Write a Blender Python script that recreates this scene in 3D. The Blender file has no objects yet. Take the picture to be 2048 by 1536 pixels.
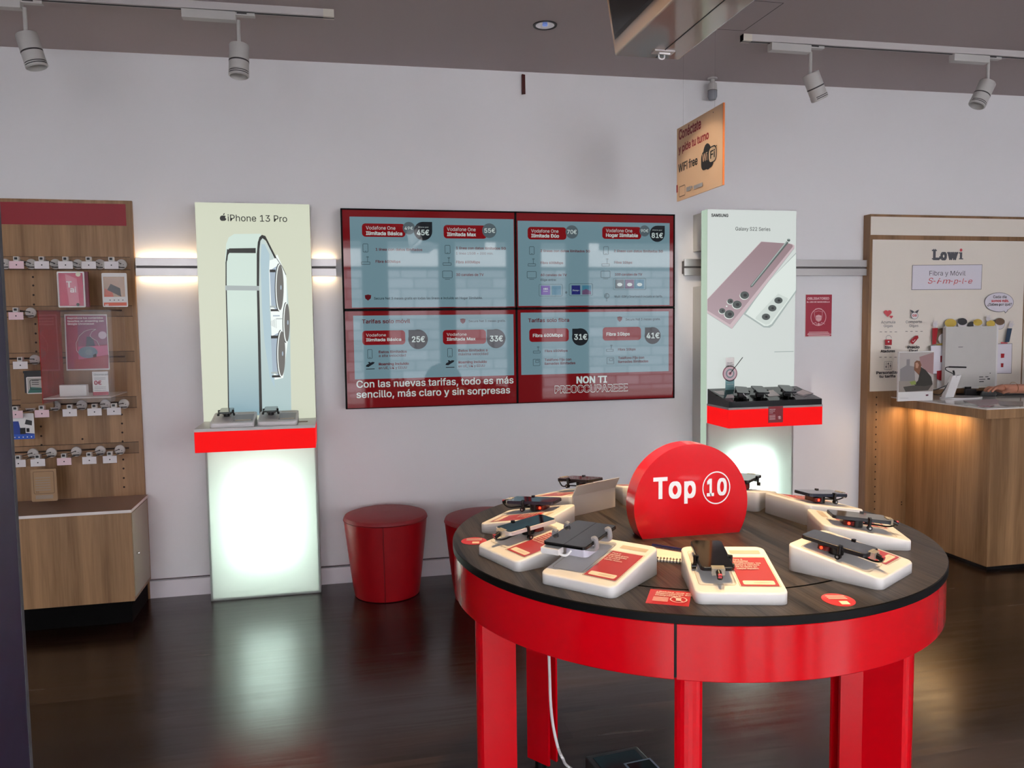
import bpy, bmesh, math, random
from mathutils import Vector, Matrix
random.seed(7)
SC = bpy.context.scene
COL = SC.collection
# ------------------------------------------------------------------ camera
F, YAW, PITCH, ROLL, H = 1601.07, -0.2180, 0.0735, 0.0126, 1.5198
_f = Vector((-math.sin(YAW)*math.cos(PITCH), math.cos(YAW)*math.cos(PITCH), -math.sin(PITCH)))
_r = Vector((math.cos(YAW), math.sin(YAW), 0.0))
_d = _f.cross(_r)
_c, _s = math.cos(ROLL), math.sin(ROLL)
RV, DV, FV = _c*_r+_s*_d, -_s*_r+_c*_d, _f
cam = bpy.data.cameras.new('camera')
cam.sensor_width = 36.0
cam.lens = F/2048*36.0
cam.clip_start = 0.05
cam_o = bpy.data.objects.new('camera', cam)
COL.objects.link(cam_o)
m = Matrix.Identity(4)
for i in range(3):
    m[i][0], m[i][1], m[i][2] = RV[i], -DV[i], -FV[i]
m[2][3] = H
cam_o.matrix_world = m
SC.camera = cam_o
# ------------------------------------------------------------------ view, world, sun, daylight
SC.view_settings.view_transform = 'Standard'
SC.view_settings.look = 'None'
SC.view_settings.gamma = 1.0
SC.view_settings.use_curve_mapping = False
SC.view_settings.exposure = 0.0
w = bpy.data.worlds.new('sky')
SC.world = w
w.use_nodes = True
bg = w.node_tree.nodes['Background']
bg.inputs[0].default_value = (0.90, 0.96, 1.08, 1)
bg.inputs[1].default_value = 14.0
sun = bpy.data.lights.new('sun', 'SUN')
sun.energy = 88.0
sun.angle = 0.01
sun.color = (0.97, 0.98, 1.05)
so = bpy.data.objects.new('sun', sun)
so.rotation_euler = (math.radians(-50), math.radians(8), 0)
COL.objects.link(so)
FRONT_Y = -3.2          # shop front, behind the camera
CEIL = 3.03
def portal(x0, x1, z0, z1):
    l = bpy.data.lights.new('daylight_opening', 'AREA')
    l.shape = 'RECTANGLE'; l.size = x1-x0; l.size_y = z1-z0
    l.cycles.is_portal = True
    o = bpy.data.objects.new('daylight_opening', l)
    o.location = ((x0+x1)/2, FRONT_Y+0.02, (z0+z1)/2)
    o.rotation_euler = (math.radians(90), 0, 0)
    COL.objects.link(o)
portal(-2.9, 6.2, 0.1, 2.9)
# ------------------------------------------------------------------ photo geometry
def ray(x, y):
    return RV*(x-1024)+DV*(y-768)+FV*F
O = Vector((0, 0, H))
def onY(x, y, Y):
    d = ray(x, y); return O+d*(Y/d.y)
def onZ(x, y, Z):
    d = ray(x, y); return O+d*((Z-H)/d.z)
def onX(x, y, X):
    d = ray(x, y); return O+d*(X/d.x)
WALL = 4.789
# ------------------------------------------------------------------ materials
def lin(c):
    if isinstance(c, str):
        c = [int(c[i:i+2], 16)/255 for i in (0, 2, 4)]
    return tuple((v/12.92 if v <= 0.04045 else ((v+0.055)/1.055)**2.4) for v in c)+(1.0,)
MATS = {}
def mat(name, col, rough=0.5, metal=0.0, spec=0.5, coat=0.0, em=0.0, trans=0.0, alpha=1.0, ior=1.45, noise=0.0, nscale=8.0):
    if name in MATS: return MATS[name]
    m = bpy.data.materials.new(name); m.use_nodes = True
    b = m.node_tree.nodes['Principled BSDF']
    c = lin(col)
    b.inputs['Base Color'].default_value = c
    b.inputs['Roughness'].default_value = rough
    b.inputs['Metallic'].default_value = metal
    b.inputs['Specular IOR Level'].default_value = spec
    b.inputs['Coat Weight'].default_value = coat
    b.inputs['Coat Roughness'].default_value = 0.05
    b.inputs['IOR'].default_value = ior
    b.inputs['Transmission Weight'].default_value = trans
    b.inputs['Alpha'].default_value = alpha
    if em:
        b.inputs['Base Color'].default_value = (0.01, 0.01, 0.01, 1)
        b.inputs['Emission Color'].default_value = c
        b.inputs['Emission Strength'].default_value = em
    if noise:
        nt = m.node_tree
        t = nt.nodes.new('ShaderNodeTexCoord'); n = nt.nodes.new('ShaderNodeTexNoise')
        n.inputs['Scale'].default_value = nscale; n.inputs['Detail'].default_value = 4
        r = nt.nodes.new('ShaderNodeMix'); r.data_type = 'RGBA'
        r.inputs[6].default_value = tuple(v*(1-noise) for v in c[:3])+(1,)
        r.inputs[7].default_value = tuple(min(1, v*(1+noise)) for v in c[:3])+(1,)
        nt.links.new(t.outputs['Object'], n.inputs['Vector'])
        nt.links.new(n.outputs['Fac'], r.inputs[0])
        nt.links.new(r.outputs[2], b.inputs['Base Color'])
    MATS[name] = m
    return m
def wood(name, c1, c2, rough, grain='Z', scale=1.0, board=0.0, spec=0.4, streak=26.0, fine=0.35, bump=0.0):
    """long soft streaks along one axis plus fine pores"""
    if name in MATS: return MATS[name]
    m = bpy.data.materials.new(name); m.use_nodes = True
    nt = m.node_tree; b = nt.nodes['Principled BSDF']
    b.inputs['Roughness'].default_value = rough; b.inputs['Specular IOR Level'].default_value = spec
    t = nt.nodes.new('ShaderNodeTexCoord'); mp = nt.nodes.new('ShaderNodeMapping')
    s = [streak*scale]*3; s['XYZ'.index(grain)] = 1.3*scale
    mp.inputs['Scale'].default_value = s
    n = nt.nodes.new('ShaderNodeTexNoise'); n.inputs['Scale'].default_value = 0.45; n.inputs['Detail'].default_value = 5; n.inputs['Distortion'].default_value = 0.6
    n2 = nt.nodes.new('ShaderNodeTexNoise'); n2.inputs['Scale'].default_value = 4.0; n2.inputs['Detail'].default_value = 3
    mx = nt.nodes.new('ShaderNodeMath'); mx.operation = 'MULTIPLY_ADD'; mx.inputs[1].default_value = fine
    cr = nt.nodes.new('ShaderNodeValToRGB')
    cr.color_ramp.elements[0].position = 0.30+0.5*fine; cr.color_ramp.elements[0].color = lin(c1)
    cr.color_ramp.elements[1].position = 0.70+0.5*fine; cr.color_ramp.elements[1].color = lin(c2)
    L = nt.links.new
    L(t.outputs['Object'], mp.inputs['Vector']); L(mp.outputs[0], n.inputs['Vector']); L(mp.outputs[0], n2.inputs['Vector'])
    L(n2.outputs['Fac'], mx.inputs[0]); L(n.outputs['Fac'], mx.inputs[2]); L(mx.outputs[0], cr.inputs[0]); L(cr.outputs[0], b.inputs['Base Color'])
    if bump:
        bp = nt.nodes.new('ShaderNodeBump'); bp.inputs['Strength'].default_value = bump; bp.inputs['Distance'].default_value = 0.001
        L(n2.outputs['Fac'], bp.inputs['Height']); L(bp.outputs[0], b.inputs['Normal'])
    MATS[name] = m
    return m
def glassy(name, col, alpha=0.15, rough=0.02):
    """thin clear plastic: mostly see-through with a surface gloss"""
    if name in MATS: return MATS[name]
    m = bpy.data.materials.new(name); m.use_nodes = True
    nt = m.node_tree; nt.nodes.clear()
    o = nt.nodes.new('ShaderNodeOutputMaterial'); tr = nt.nodes.new('ShaderNodeBsdfTransparent')
    g = nt.nodes.new('ShaderNodeBsdfPrincipled' if alpha > 0.1 else 'ShaderNodeBsdfGlossy'); mx = nt.nodes.new('ShaderNodeMixShader')
    tr.inputs[0].default_value = tuple(1-(1-v)*0.6 for v in lin(col)[:3])+(1,)
    g.inputs[0].default_value = lin(col); g.inputs['Roughness'].default_value = rough
    fr = nt.nodes.new('ShaderNodeLayerWeight'); fr.inputs['Blend'].default_value = 0.5      # facing term, the same from both sides
    pw = nt.nodes.new('ShaderNodeMath'); pw.operation = 'POWER'; pw.inputs[1].default_value = 5.0
    ad = nt.nodes.new('ShaderNodeMath'); ad.operation = 'MULTIPLY_ADD'; ad.inputs[1].default_value = 0.35; ad.inputs[2].default_value = alpha
    nt.links.new(fr.outputs['Facing'], pw.inputs[0]); nt.links.new(pw.outputs[0], ad.inputs[0]); nt.links.new(ad.outputs[0], mx.inputs[0])
    nt.links.new(tr.outputs[0], mx.inputs[1]); nt.links.new(g.outputs[0], mx.inputs[2]); nt.links.new(mx.outputs[0], o.inputs[0])
    MATS[name] = m
    return m
def diffuser(name, col, through=0.75, gloss=0.06):
    """backlit plastic sheet: passes light from the lamp behind it"""
    if name in MATS: return MATS[name]
    m = bpy.data.materials.new(name); m.use_nodes = True
    nt = m.node_tree; nt.nodes.clear()
    o = nt.nodes.new('ShaderNodeOutputMaterial'); tl = nt.nodes.new('ShaderNodeBsdfTranslucent'); df = nt.nodes.new('ShaderNodeBsdfPrincipled')
    mx = nt.nodes.new('ShaderNodeMixShader'); c = lin(col)
    tl.inputs[0].default_value = c; df.inputs['Base Color'].default_value = tuple(v*0.8 for v in c[:3])+(1,); df.inputs['Roughness'].default_value = 0.3
    mx.inputs[0].default_value = through
    nt.links.new(df.outputs[0], mx.inputs[1]); nt.links.new(tl.outputs[0], mx.inputs[2]); nt.links.new(mx.outputs[0], o.inputs[0])
    MATS[name] = m
    return m
# ------------------------------------------------------------------ mesh building
def rrect(w, h, r, n=5, cx=0, cy=0):
    r = min(r, w/2-1e-5, h/2-1e-5); pts = []
    for sx, sy, a in ((1, 1, 0), (-1, 1, 90), (-1, -1, 180), (1, -1, 270)):
        for i in range(n+1):
            t = math.radians(a+90*i/n)
            pts.append((cx+sx*(w/2-r)+r*math.cos(t), cy+sy*(h/2-r)+r*math.sin(t)))
    return pts
def circ(r, n=32, cx=0, cy=0, a0=0, a1=360):
    k = n if a1-a0 >= 360 else n+1
    return [(cx+r*math.cos(math.radians(a0+(a1-a0)*i/n)), cy+r*math.sin(math.radians(a0+(a1-a0)*i/n))) for i in range(k)]
class MB:
    def __init__(s): s.v = []; s.f = []; s.m = []; s.sm = []; s.mats = []
    def mi(s, m):
        if m not in s.mats: s.mats.append(m)
        return s.mats.index(m)
    def add(s, vs, fs, m, smooth=False, M=None):
        b = len(s.v); k = s.mi(m)
        s.v += [tuple(M @ Vector(v)) if M is not None else tuple(v) for v in vs]
        for f in fs: s.f.append([b+i for i in f]); s.m.append(k); s.sm.append(smooth)
        return s
    def box(s, x0, x1, y0, y1, z0, z1, m, M=None):
        vs = [(x, y, z) for z in (z0, z1) for y in (y0, y1) for x in (x0, x1)]
        return s.add(vs, [(0, 2, 3, 1), (4, 5, 7, 6), (0, 1, 5, 4), (2, 6, 7, 3), (0, 4, 6, 2), (1, 3, 7, 5)], m, M=M)
    def prism(s, pts, z0, z1, m, M=None, smooth=False, top=None, inset=0.0):
        """polygon pts (x,y) from z0 to z1; z1 may be a function of (x,y)"""
        n = len(pts); zt = z1 if callable(z1) else (lambda x, y: z1)
        A = sum(pts[i][0]*pts[(i+1) % n][1]-pts[(i+1) % n][0]*pts[i][1] for i in range(n))
        if A < 0: pts = pts[::-1]
        vs = [(x, y, z0) for x, y in pts]; fs = [tuple(range(n))[::-1]]
        if inset:
            cx = sum(p[0] for p in pts)/n; cy = sum(p[1] for p in pts)/n
            wx = max(p[0] for p in pts)-cx; wy = max(p[1] for p in pts)-cy
            vs += [(x, y, zt(x, y)-inset) for x, y in pts]
            vs += [(x-(x-cx)/wx*inset*0.3, y-(y-cy)/wy*inset*0.3, zt(x, y)-inset*0.3) for x, y in pts]
            vs += [(x-(x-cx)/wx*inset, y-(y-cy)/wy*inset, zt(x, y)) for x, y in pts]
            L = 4
        else:
            vs += [(x, y, zt(x, y)) for x, y in pts]; L = 2
        s.add(vs, fs+[tuple(range((L-1)*n, L*n))], m, M=M)
        b = len(s.v)-L*n; k = s.mi(m)
        for l in range(L-1):
            for i in range(n):
                j = (i+1) % n
                s.f.append([b+l*n+i, b+l*n+j, b+(l+1)*n+j, b+(l+1)*n+i]); s.m.append(k); s.sm.append(smooth)
        return s
    def lathe(s, prof, m, n=32, M=None, smooth=True, a0=0, a1=360):
        full = a1-a0 >= 360; c = n if full else n+1; vs = []; fs = []
        for r, z in prof:
            for i in range(c):
                a = math.radians(a0+(a1-a0)*i/n); vs.append((r*math.cos(a), r*math.sin(a), z))
        for k in range(len(prof)-1):
            for i in range(n):
                j = (i+1) % c; fs.append((k*c+i, k*c+j, (k+1)*c+j, (k+1)*c+i))
        return s.add(vs, fs, m, smooth, M)
    def cyl(s, p, q, r, m, n=14, r2=None, smooth=True):
        p, q = Vector(p), Vector(q); d = q-p; L = d.length
        M = Matrix.Translation(p) @ d.to_track_quat('Z', 'Y').to_matrix().to_4x4()
        r2 = r if r2 is None else r2
        s.lathe([(r, 0), (r2, L)], m, n, M, smooth)
        s.add([(r*math.cos(2*math.pi*i/n), r*math.sin(2*math.pi*i/n), 0) for i in range(n)], [tuple(range(n))[::-1]], m, False, M)
        return s.add([(r2*math.cos(2*math.pi*i/n), r2*math.sin(2*math.pi*i/n), L) for i in range(n)], [tuple(range(n))], m, False, M)
    def tube(s, pts, r, m, n=8, sub=6):
        P = [Vector(p) for p in pts]
        if sub and len(P) > 2:
            Q = []
            for i in range(len(P)-1):
                a, b, c, d = P[max(i-1, 0)], P[i], P[i+1], P[min(i+2, len(P)-1)]
                for k in range(sub):
                    t = k/sub
                    Q.append(0.5*((2*b)+(c-a)*t+(2*a-5*b+4*c-d)*t*t+(3*b-a-3*c+d)*t**3))
            P = Q+[P[-1]]
        vs = []; fs = []; up = Vector((0.13, 0.31, 0.94))
        for i, p in enumerate(P):
            d = (P[min(i+1, len(P)-1)]-P[max(i-1, 0)]).normalized()
            x = d.cross(up)
            if x.length < 1e-3: x = d.cross(Vector((1, 0, 0)))
            x.normalize(); y = d.cross(x)
            for k in range(n):
                a = 2*math.pi*k/n; vs.append(p+(x*math.cos(a)+y*math.sin(a))*r)
        for i in range(len(P)-1):
            for k in range(n):
                j = (k+1) % n; fs.append((i*n+k, i*n+j, (i+1)*n+j, (i+1)*n+k))
        s.add(vs, fs, m, True)
        return s.add([vs[k] for k in range(n)]+[vs[(len(P)-1)*n+k] for k in range(n)], [tuple(range(n)), tuple(range(n, 2*n))[::-1]], m)
    def build(s, name, parent=None, at=None, bevel=0.0):
        """at: world point the vertices are taken relative to (for things built in world coordinates)"""
        o = at if at is not None else Vector((0, 0, 0))
        me = bpy.data.meshes.new(name)
        me.from_pydata([(v[0]-o[0], v[1]-o[1], v[2]-o[2]) for v in s.v], [], s.f)
        for m in s.mats: me.materials.append(m)
        for p, k, sm in zip(me.polygons, s.m, s.sm): p.material_index = k; p.use_smooth = sm
        me.update()
        if any(s.sm): me.set_sharp_from_angle(angle=math.radians(38))
        ob = bpy.data.objects.new(name, me); COL.objects.link(ob)
        if parent is not None: ob.parent = parent
        elif at is not None: ob.location = o
        if bevel:
            bm = bmesh.new(); bm.from_mesh(me); bmesh.ops.remove_doubles(bm, verts=bm.verts, dist=1e-6); bm.to_mesh(me); bm.free()
            b = ob.modifiers.new('edge', 'BEVEL'); b.width = bevel; b.segments = 2; b.limit_method = 'ANGLE'; b.angle_limit = math.radians(40)
        return ob
def tag(o, label=None, cat=None, group=None, kind=None):
    if label: o['label'] = label
    if cat: o['category'] = cat
    if group: o['group'] = group
    if kind: o['kind'] = kind
    return o
def thing(name, label, cat, loc=(0, 0, 0), rz=0.0, group=None):
    o = bpy.data.objects.new(name, None); COL.objects.link(o)
    o.empty_display_size = 0.05
    o.location = loc; o.rotation_euler = (0, 0, rz)
    return tag(o, label, cat, group)
def struct(name, mb, bevel=0.0):
    return tag(mb.build(name, bevel=bevel), kind='structure')
def copy_tree(o, parent=None):
    c = o.copy(); COL.objects.link(c)
    if parent is not None: c.parent = parent
    for ch in [x for x in bpy.data.objects if x.parent == o]: copy_tree(ch, c)
    return c
# ------------------------------------------------------------------ lettering and flat print
_TX = {}
try:      # Blender's own bundled interface typeface; the built-in vector font otherwise
    FONT = bpy.data.fonts.load(bpy.utils.system_resource('DATAFILES')+'/fonts/Inter.woff2')
except Exception:
    FONT = None
def glyphs(txt, bold=0.0, res=3):
    k = (txt, bold, res)
    if bold > 0 and k not in _TX:      # heavier weight: the same outline laid several times with tiny shifts
        v0, f0, a, b = glyphs(txt, 0.0, res); vs = []; fs = []
        for dx, dy in ((-1, -0.8), (1, -0.8), (-1, 0.8), (1, 0.8), (0, 0)):
            o = len(vs); j = len(vs)//max(len(v0), 1); vs += [(v[0]+dx*bold, v[1]+dy*bold, j*0.00005) for v in v0]; fs += [tuple(i+o for i in f) for f in f0]
        _TX[k] = (vs, fs, a-bold, b+bold)
    if k not in _TX:
        cu = bpy.data.curves.new('lettering', 'FONT'); cu.body = txt
        if FONT: cu.font = FONT
        cu.size = 1.0; cu.resolution_u = res
        ob = bpy.data.objects.new('lettering', cu)
        me = ob.to_mesh()
        vs = [(v.co.x, v.co.y, 0.0) for v in me.vertices]; fs = [tuple(p.vertices) for p in me.polygons]
        ob.to_mesh_clear(); bpy.data.objects.remove(ob); bpy.data.curves.remove(cu)
        x0 = min(v[0] for v in vs); x1 = max(v[0] for v in vs)
        _TX[k] = (vs, fs, x0, x1)
    return _TX[k]
CAP = max(v[1] for v in glyphs('H')[0])
class Print:
    """flat graphics on a plane given by origin o and unit vectors u, v; layers are stacked 0.25 mm apart along n.
    Positions come in as (a, b) in metres, or through px() from photo pixels"""
    def __init__(s, o, u, v, step=0.00025, base=0.0004, mb=None, px=None):
        s.o, s.u, s.v = Vector(o), Vector(u).normalized(), Vector(v).normalized(); s.n = s.u.cross(s.v)
        s.k = 0; s.step = step; s.base = base; s.mb = mb or MB(); s.pix = px
    cv = staticmethod(lambda x, y: (x, y))
    def zoom(s, x0, y0, k):
        s.cv = lambda x, y: (x0+x/k, y0+y/k); return s
    def ell(s, x, y, rx, ry, m, n=32, a0=0, a1=360):
        return s.poly([(x+rx*math.cos(math.radians(a0+(a1-a0)*i/n)), y+ry*math.sin(math.radians(a0+(a1-a0)*i/n))) for i in range(n+(a1-a0 < 360))], m)
    def P(s, x, y):
        if not s.pix: return (x, y)
        d = ray(*s.cv(x, y)); t = (s.o-O).dot(s.n)/d.dot(s.n); q = O+d*t-s.o
        return (q.dot(s.u), q.dot(s.v))
    def w(s, a, b, z): return s.o+s.u*a+s.v*b+s.n*z
    def lay(s): s.k += 1; return s.base+s.step*s.k
    def raw(s, pts, m, z=None):
        z = s.lay() if z is None else z
        n = len(pts); A = sum(pts[i][0]*pts[(i+1) % n][1]-pts[(i+1) % n][0]*pts[i][1] for i in range(n))
        if A < 0: pts = pts[::-1]
        s.mb.add([s.w(a, b, z) for a, b in pts], [tuple(range(n))], m)
        return z
    def poly(s, pts, m): return s.raw([s.P(*p) for p in pts], m)
    def rect(s, x0, y0, x1, y1, m, r=0.0):
        a, b = s.P(x0, y0); c, d = s.P(x1, y1); a, c = min(a, c), max(a, c); b, d = min(b, d), max(b, d)
        return s.raw(rrect(c-a, d-b, r, 5, (a+c)/2, (b+d)/2) if r else [(a, b), (c, b), (c, d), (a, d)], m)
    def frame(s, x0, y0, x1, y1, t, m, r=0.0):
        a, b = s.P(x0, y0); c, d = s.P(x1, y1); a, c = min(a, c), max(a, c); b, d = min(b, d), max(b, d)
        r = max(r, t*1.01)
        s.band(rrect(c-a, d-b, r, 4, (a+c)/2, (b+d)/2), rrect(c-a-2*t, d-b-2*t, max(r-t, 1e-5), 4, (a+c)/2, (b+d)/2), m)
    def band(s, po, pi, m):
        z = s.lay(); n = len(po)
        s.mb.add([s.w(a, b, z) for a, b in po+pi], [(i, (i+1) % n, n+(i+1) % n, n+i) for i in range(n)], m)
    def disc(s, x, y, r, m, n=28):
        a, b = s.P(x, y); return s.raw(circ(r, n, a, b), m)
    def ring(s, x, y, r, t, m, n=32):
        a, b = s.P(x, y); s.band(circ(r, n, a, b), circ(r-t, n, a, b), m)
    def line(s, pts, t, m):
        P = [Vector(s.P(*p)) for p in pts]; z = s.lay()
        for p, q in zip(P, P[1:]):
            d = (q-p); L = d.length
            if L < 1e-7: continue
            d /= L; e = Vector((-d.y, d.x))*t/2; p = p-d*t*0.3; q = q+d*t*0.3
            s.mb.add([s.w(*c, z) for c in (p-e, q-e, q+e, p+e)], [(0, 1, 2, 3)], m)
    def text(s, txt, x0, y0, x1, m, h=None, bold=0.0, ital=0.0, wm=None, mid=False):
        """baseline starts at (x0, y0); the line ends at x1; h = height of a capital (same unit as x, y)"""
        vs, fs, g0, g1 = glyphs(txt, bold)
        a, b = s.P(x0, y0); c, _ = s.P(x1, y0)
        sx = (c-a)/(g1-g0)
        if h is None: sy = sx
        else:
            _, b2 = s.P(x0, y0-h) if s.pix else (0, b+h)
            sy = abs(b2-b)/CAP
        z = s.lay()
        s.mb.add([s.w(a+(p[0]-g0+p[1]*ital)*sx, b+p[1]*sy, z+p[2]*s.step*4000) for p in vs], fs, m)
    def textw(s, txt, x, y, h, m, bold=0.0, align='l', cond=1.0):
        """metres: height of capitals h at natural width"""
        vs, fs, g0, g1 = glyphs(txt, bold); k = h/CAP; wd = (g1-g0)*k*cond
        a, b = s.P(x, y)
        a -= {'l': 0, 'c': wd/2, 'r': wd}[align]; z = s.lay()
        s.mb.add([s.w(a+(p[0]-g0)*k*cond, b+p[1]*k, z+p[2]*s.step*4000) for p in vs], fs, m)
# ================================================================== materials used widely
def emis(name, col, k, rough=0.06, spec=0.5, base=None):
    m = mat(name, col, rough, em=k, spec=spec)
    if base: m.node_tree.nodes['Principled BSDF'].inputs['Base Color'].default_value = lin(base)
    return m
M_wall = mat('wall_paint', 'edecec', 0.75, spec=0.25, noise=0.02, nscale=0.9)
M_ceil = mat('ceiling_paint', 'b8adac', 0.85, spec=0.2, noise=0.02, nscale=1.2)
M_oak = wood('oak_laminate', '7c5b3a', 'aa835c', 0.42, 'Z')
M_oakd = wood('oak_panel', '75583a', '987351', 0.42, 'Z', streak=20)
M_white = mat('white_plastic', 'e4e2df', 0.35)
M_cream = mat('cream_plastic', 'eae7e3', 0.38)
M_black = mat('black_plastic', '0b0b0c', 0.3)
M_gloss = mat('black_glass', '040405', 0.08, spec=0.3)
M_dark = mat('dark_plastic', '1c1b1d', 0.45)
M_grey = mat('grey_plastic', '8e8d8e', 0.4)
M_alu = mat('brushed_aluminium', 'b9b6b4', 0.38, metal=0.75)
M_chrome = mat('chrome', 'e0e0e0', 0.12, metal=1.0)
M_red = mat('red_lacquer', 'd40012', 0.22, spec=0.5, coat=0.35)
M_clear = glassy('clear_acrylic', 'f4f4f4', 0.03)
M_paper = mat('white_paper', 'e9e7e4', 0.6)
M_ink = mat('black_ink', '1d1b1c', 0.6)
M_redp = mat('red_print', 'b5172a', 0.4)
M_wht = mat('white_print', 'f1eeec', 0.5)
M_white_metal = mat('white_metal', 'c9c4c2', 0.45)
# ================================================================== the room
XL, XR = -2.9, 6.2
fl = MB(); fl.box(XL-0.2, XR+0.2, FRONT_Y-0.2, WALL+0.2, -0.1, 0, None)
def floor_mat():
    m = bpy.data.materials.new('dark_floor_planks'); m.use_nodes = True
    nt = m.node_tree; b = nt.nodes['Principled BSDF']; L = nt.links.new
    t = nt.nodes.new('ShaderNodeTexCoord'); br = nt.nodes.new('ShaderNodeTexBrick')
    br.inputs['Scale'].default_value = 1.0; br.inputs['Brick Width'].default_value = 1.3; br.inputs['Row Height'].default_value = 0.195
    br.inputs['Mortar Size'].default_value = 0.0012; br.inputs['Mortar Smooth'].default_value = 0.1; br.inputs['Bias'].default_value = -0.2
    br.inputs['Color1'].default_value = lin('2a1c15'); br.inputs['Color2'].default_value = lin('4a3527'); br.inputs['Mortar'].default_value = lin('120d0b')
    br.offset = 0.37
    mp = nt.nodes.new('ShaderNodeMapping'); mp.inputs['Scale'].default_value = (1.2, 18, 1)
    n = nt.nodes.new('ShaderNodeTexNoise'); n.inputs['Scale'].default_value = 1.6; n.inputs['Detail'].default_value = 6; n.inputs['Distortion'].default_value = 0.8
    mx = nt.nodes.new('ShaderNodeMix'); mx.data_type = 'RGBA'; mx.blend_type = 'MULTIPLY'; mx.inputs[0].default_value = 0.9
    cr = nt.nodes.new('ShaderNodeValToRGB'); cr.color_ramp.elements[0].position = 0.3; cr.color_ramp.elements[0].color = (0.35, 0.35, 0.35, 1); cr.color_ramp.elements[1].position = 0.7
    mr = nt.nodes.new('ShaderNodeMapRange'); mr.inputs['To Min'].default_value = 0.12; mr.inputs['To Max'].default_value = 0.33
    bp = nt.nodes.new('ShaderNodeBump'); bp.inputs['Strength'].default_value = 0.09; bp.inputs['Distance'].default_value = 0.002
    L(t.outputs['Object'], br.inputs['Vector']); L(t.outputs['Object'], mp.inputs['Vector']); L(mp.outputs[0], n.inputs['Vector'])
    L(n.outputs['Fac'], cr.inputs[0]); L(br.outputs['Color'], mx.inputs[6]); L(cr.outputs[0], mx.inputs[7]); L(mx.outputs[2], b.inputs['Base Color'])
    L(n.outputs['Fac'], mr.inputs[0]); L(mr.outputs[0], b.inputs['Roughness'])
    L(n.outputs['Fac'], bp.inputs['Height']); L(bp.outputs[0], b.inputs['Normal'])
    b.inputs['Specular IOR Level'].default_value = 0.5
    return m
M_floor = floor_mat(); fl.mats = [M_floor]; struct('floor', fl)
mb = MB(); mb.box(XL-0.2, XR+0.2, WALL, WALL+0.15, -0.1, 3.4, M_wall); struct('wall_back', mb)
mb = MB(); mb.box(XL-0.15, XL, FRONT_Y-0.2, WALL+0.1, 0, 3.4, M_wall); struct('wall_left', mb)
mb = MB(); mb.box(XR, XR+0.15, FRONT_Y-0.2, WALL+0.1, 0, 3.4, M_wall); struct('wall_right', mb)
# the ceiling rises very slightly along the back wall
def cz(x): return 3.0235+0.0085*x
mb = MB(); x0, x1, y0, y1 = XL-0.2, XR+0.2, FRONT_Y-0.2, WALL+0.05
vs = [(x0, y0, cz(x0)), (x1, y0, cz(x1)), (x1, y1, cz(x1)), (x0, y1, cz(x0)), (x0, y0, 3.5), (x1, y0, 3.5), (x1, y1, 3.5), (x0, y1, 3.5)]
mb.add(vs, [(0, 3, 2, 1), (4, 5, 6, 7), (0, 1, 5, 4), (2, 3, 7, 6), (1, 2, 6, 5), (3, 0, 4, 7)], M_ceil); struct('ceiling', mb)
# baseboard with its thin top groove
mb = MB(); M_bb = mat('baseboard_paint', 'e6e0e3', 0.4); 
mb.box(XL, XR, WALL-0.012, WALL, 0, 0.098, M_bb); mb.box(XL, XR, WALL-0.016, WALL, 0.104, 0.108, mat('groove_shadow', '6f6668', 0.7)); struct('baseboard_back', mb)
# dark painted door jamb close to the camera
M_navy = mat('navy_jamb_paint', '343148', 0.45, noise=0.25, nscale=30)
mb = MB(); mb.box(-0.80, -0.4285, 0.7, 1.2, 0, cz(-0.6), M_navy)
for i in range(26):
    yy = 0.9+random.random()*0.28; z = 0.55+random.random()*0.9; s = 0.0008+random.random()*0.0016
    mb.box(-0.4286, -0.4281, yy, yy+s, z, z+s*2.2, M_wht)
mb.box(-0.4293, -0.4278, 1.192, 1.2006, 0, cz(-0.4), mat('worn_edge', '55565a', 0.7, noise=0.4, nscale=60)); struct('trim_1', mb)
# shop front behind the camera: piers, sill and head around the glazed openings
M_pier = mat('shopfront_pier', '4b4a4c', 0.6)
mb = MB()
for a, b in ((0.45, 0.85), (1.65, 1.9), (2.75, 3.3), (3.75, 4.1)): mb.box(a, b, FRONT_Y-0.15, FRONT_Y+0.02, 0, cz(a), M_pier)
mb.box(XL, XR, FRONT_Y-0.15, FRONT_Y+0.02, 2.85, 3.3, M_pier); mb.box(1.9, XR, FRONT_Y-0.15, FRONT_Y+0.02, 0, 0.3, M_pier)
struct('wall_front', mb)
# across the street: a sunlit stone building and the pavement
def stone_mat():
    m = bpy.data.materials.new('sunlit_stone'); m.use_nodes = True; nt = m.node_tree; b = nt.nodes['Principled BSDF']; L = nt.links.new
    t = nt.nodes.new('ShaderNodeTexCoord'); mp = nt.nodes.new('ShaderNodeMapping'); mp.inputs['Rotation'].default_value = (math.radians(90), 0, 0)
    br = nt.nodes.new('ShaderNodeTexBrick'); br.inputs['Brick Width'].default_value = 0.62; br.inputs['Row Height'].default_value = 0.24; br.inputs['Mortar Size'].default_value = 0.012; br.inputs['Scale'].default_value = 1
    br.inputs['Color1'].default_value = lin('8d8b8c'); br.inputs['Color2'].default_value = lin('6e6c6c'); br.inputs['Mortar'].default_value = lin('3a3733')
    L(t.outputs['Object'], mp.inputs[0]); L(mp.outputs[0], br.inputs['Vector']); L(br.outputs['Color'], b.inputs['Base Color']); b.inputs['Roughness'].default_value = 0.9
    return m
M_stone = stone_mat(); M_ledge = mat('pale_stone_band', 'b5b2ad', 0.8); M_paving = mat('street_paving', '6f6d69', 0.9)
mb = MB(); mb.box(-14, 19, -10.2, -9.4, -0.2, 2.9, M_stone); mb.box(-14, 19, -10.2, -9.3, 2.9, 3.3, M_ledge)
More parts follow.
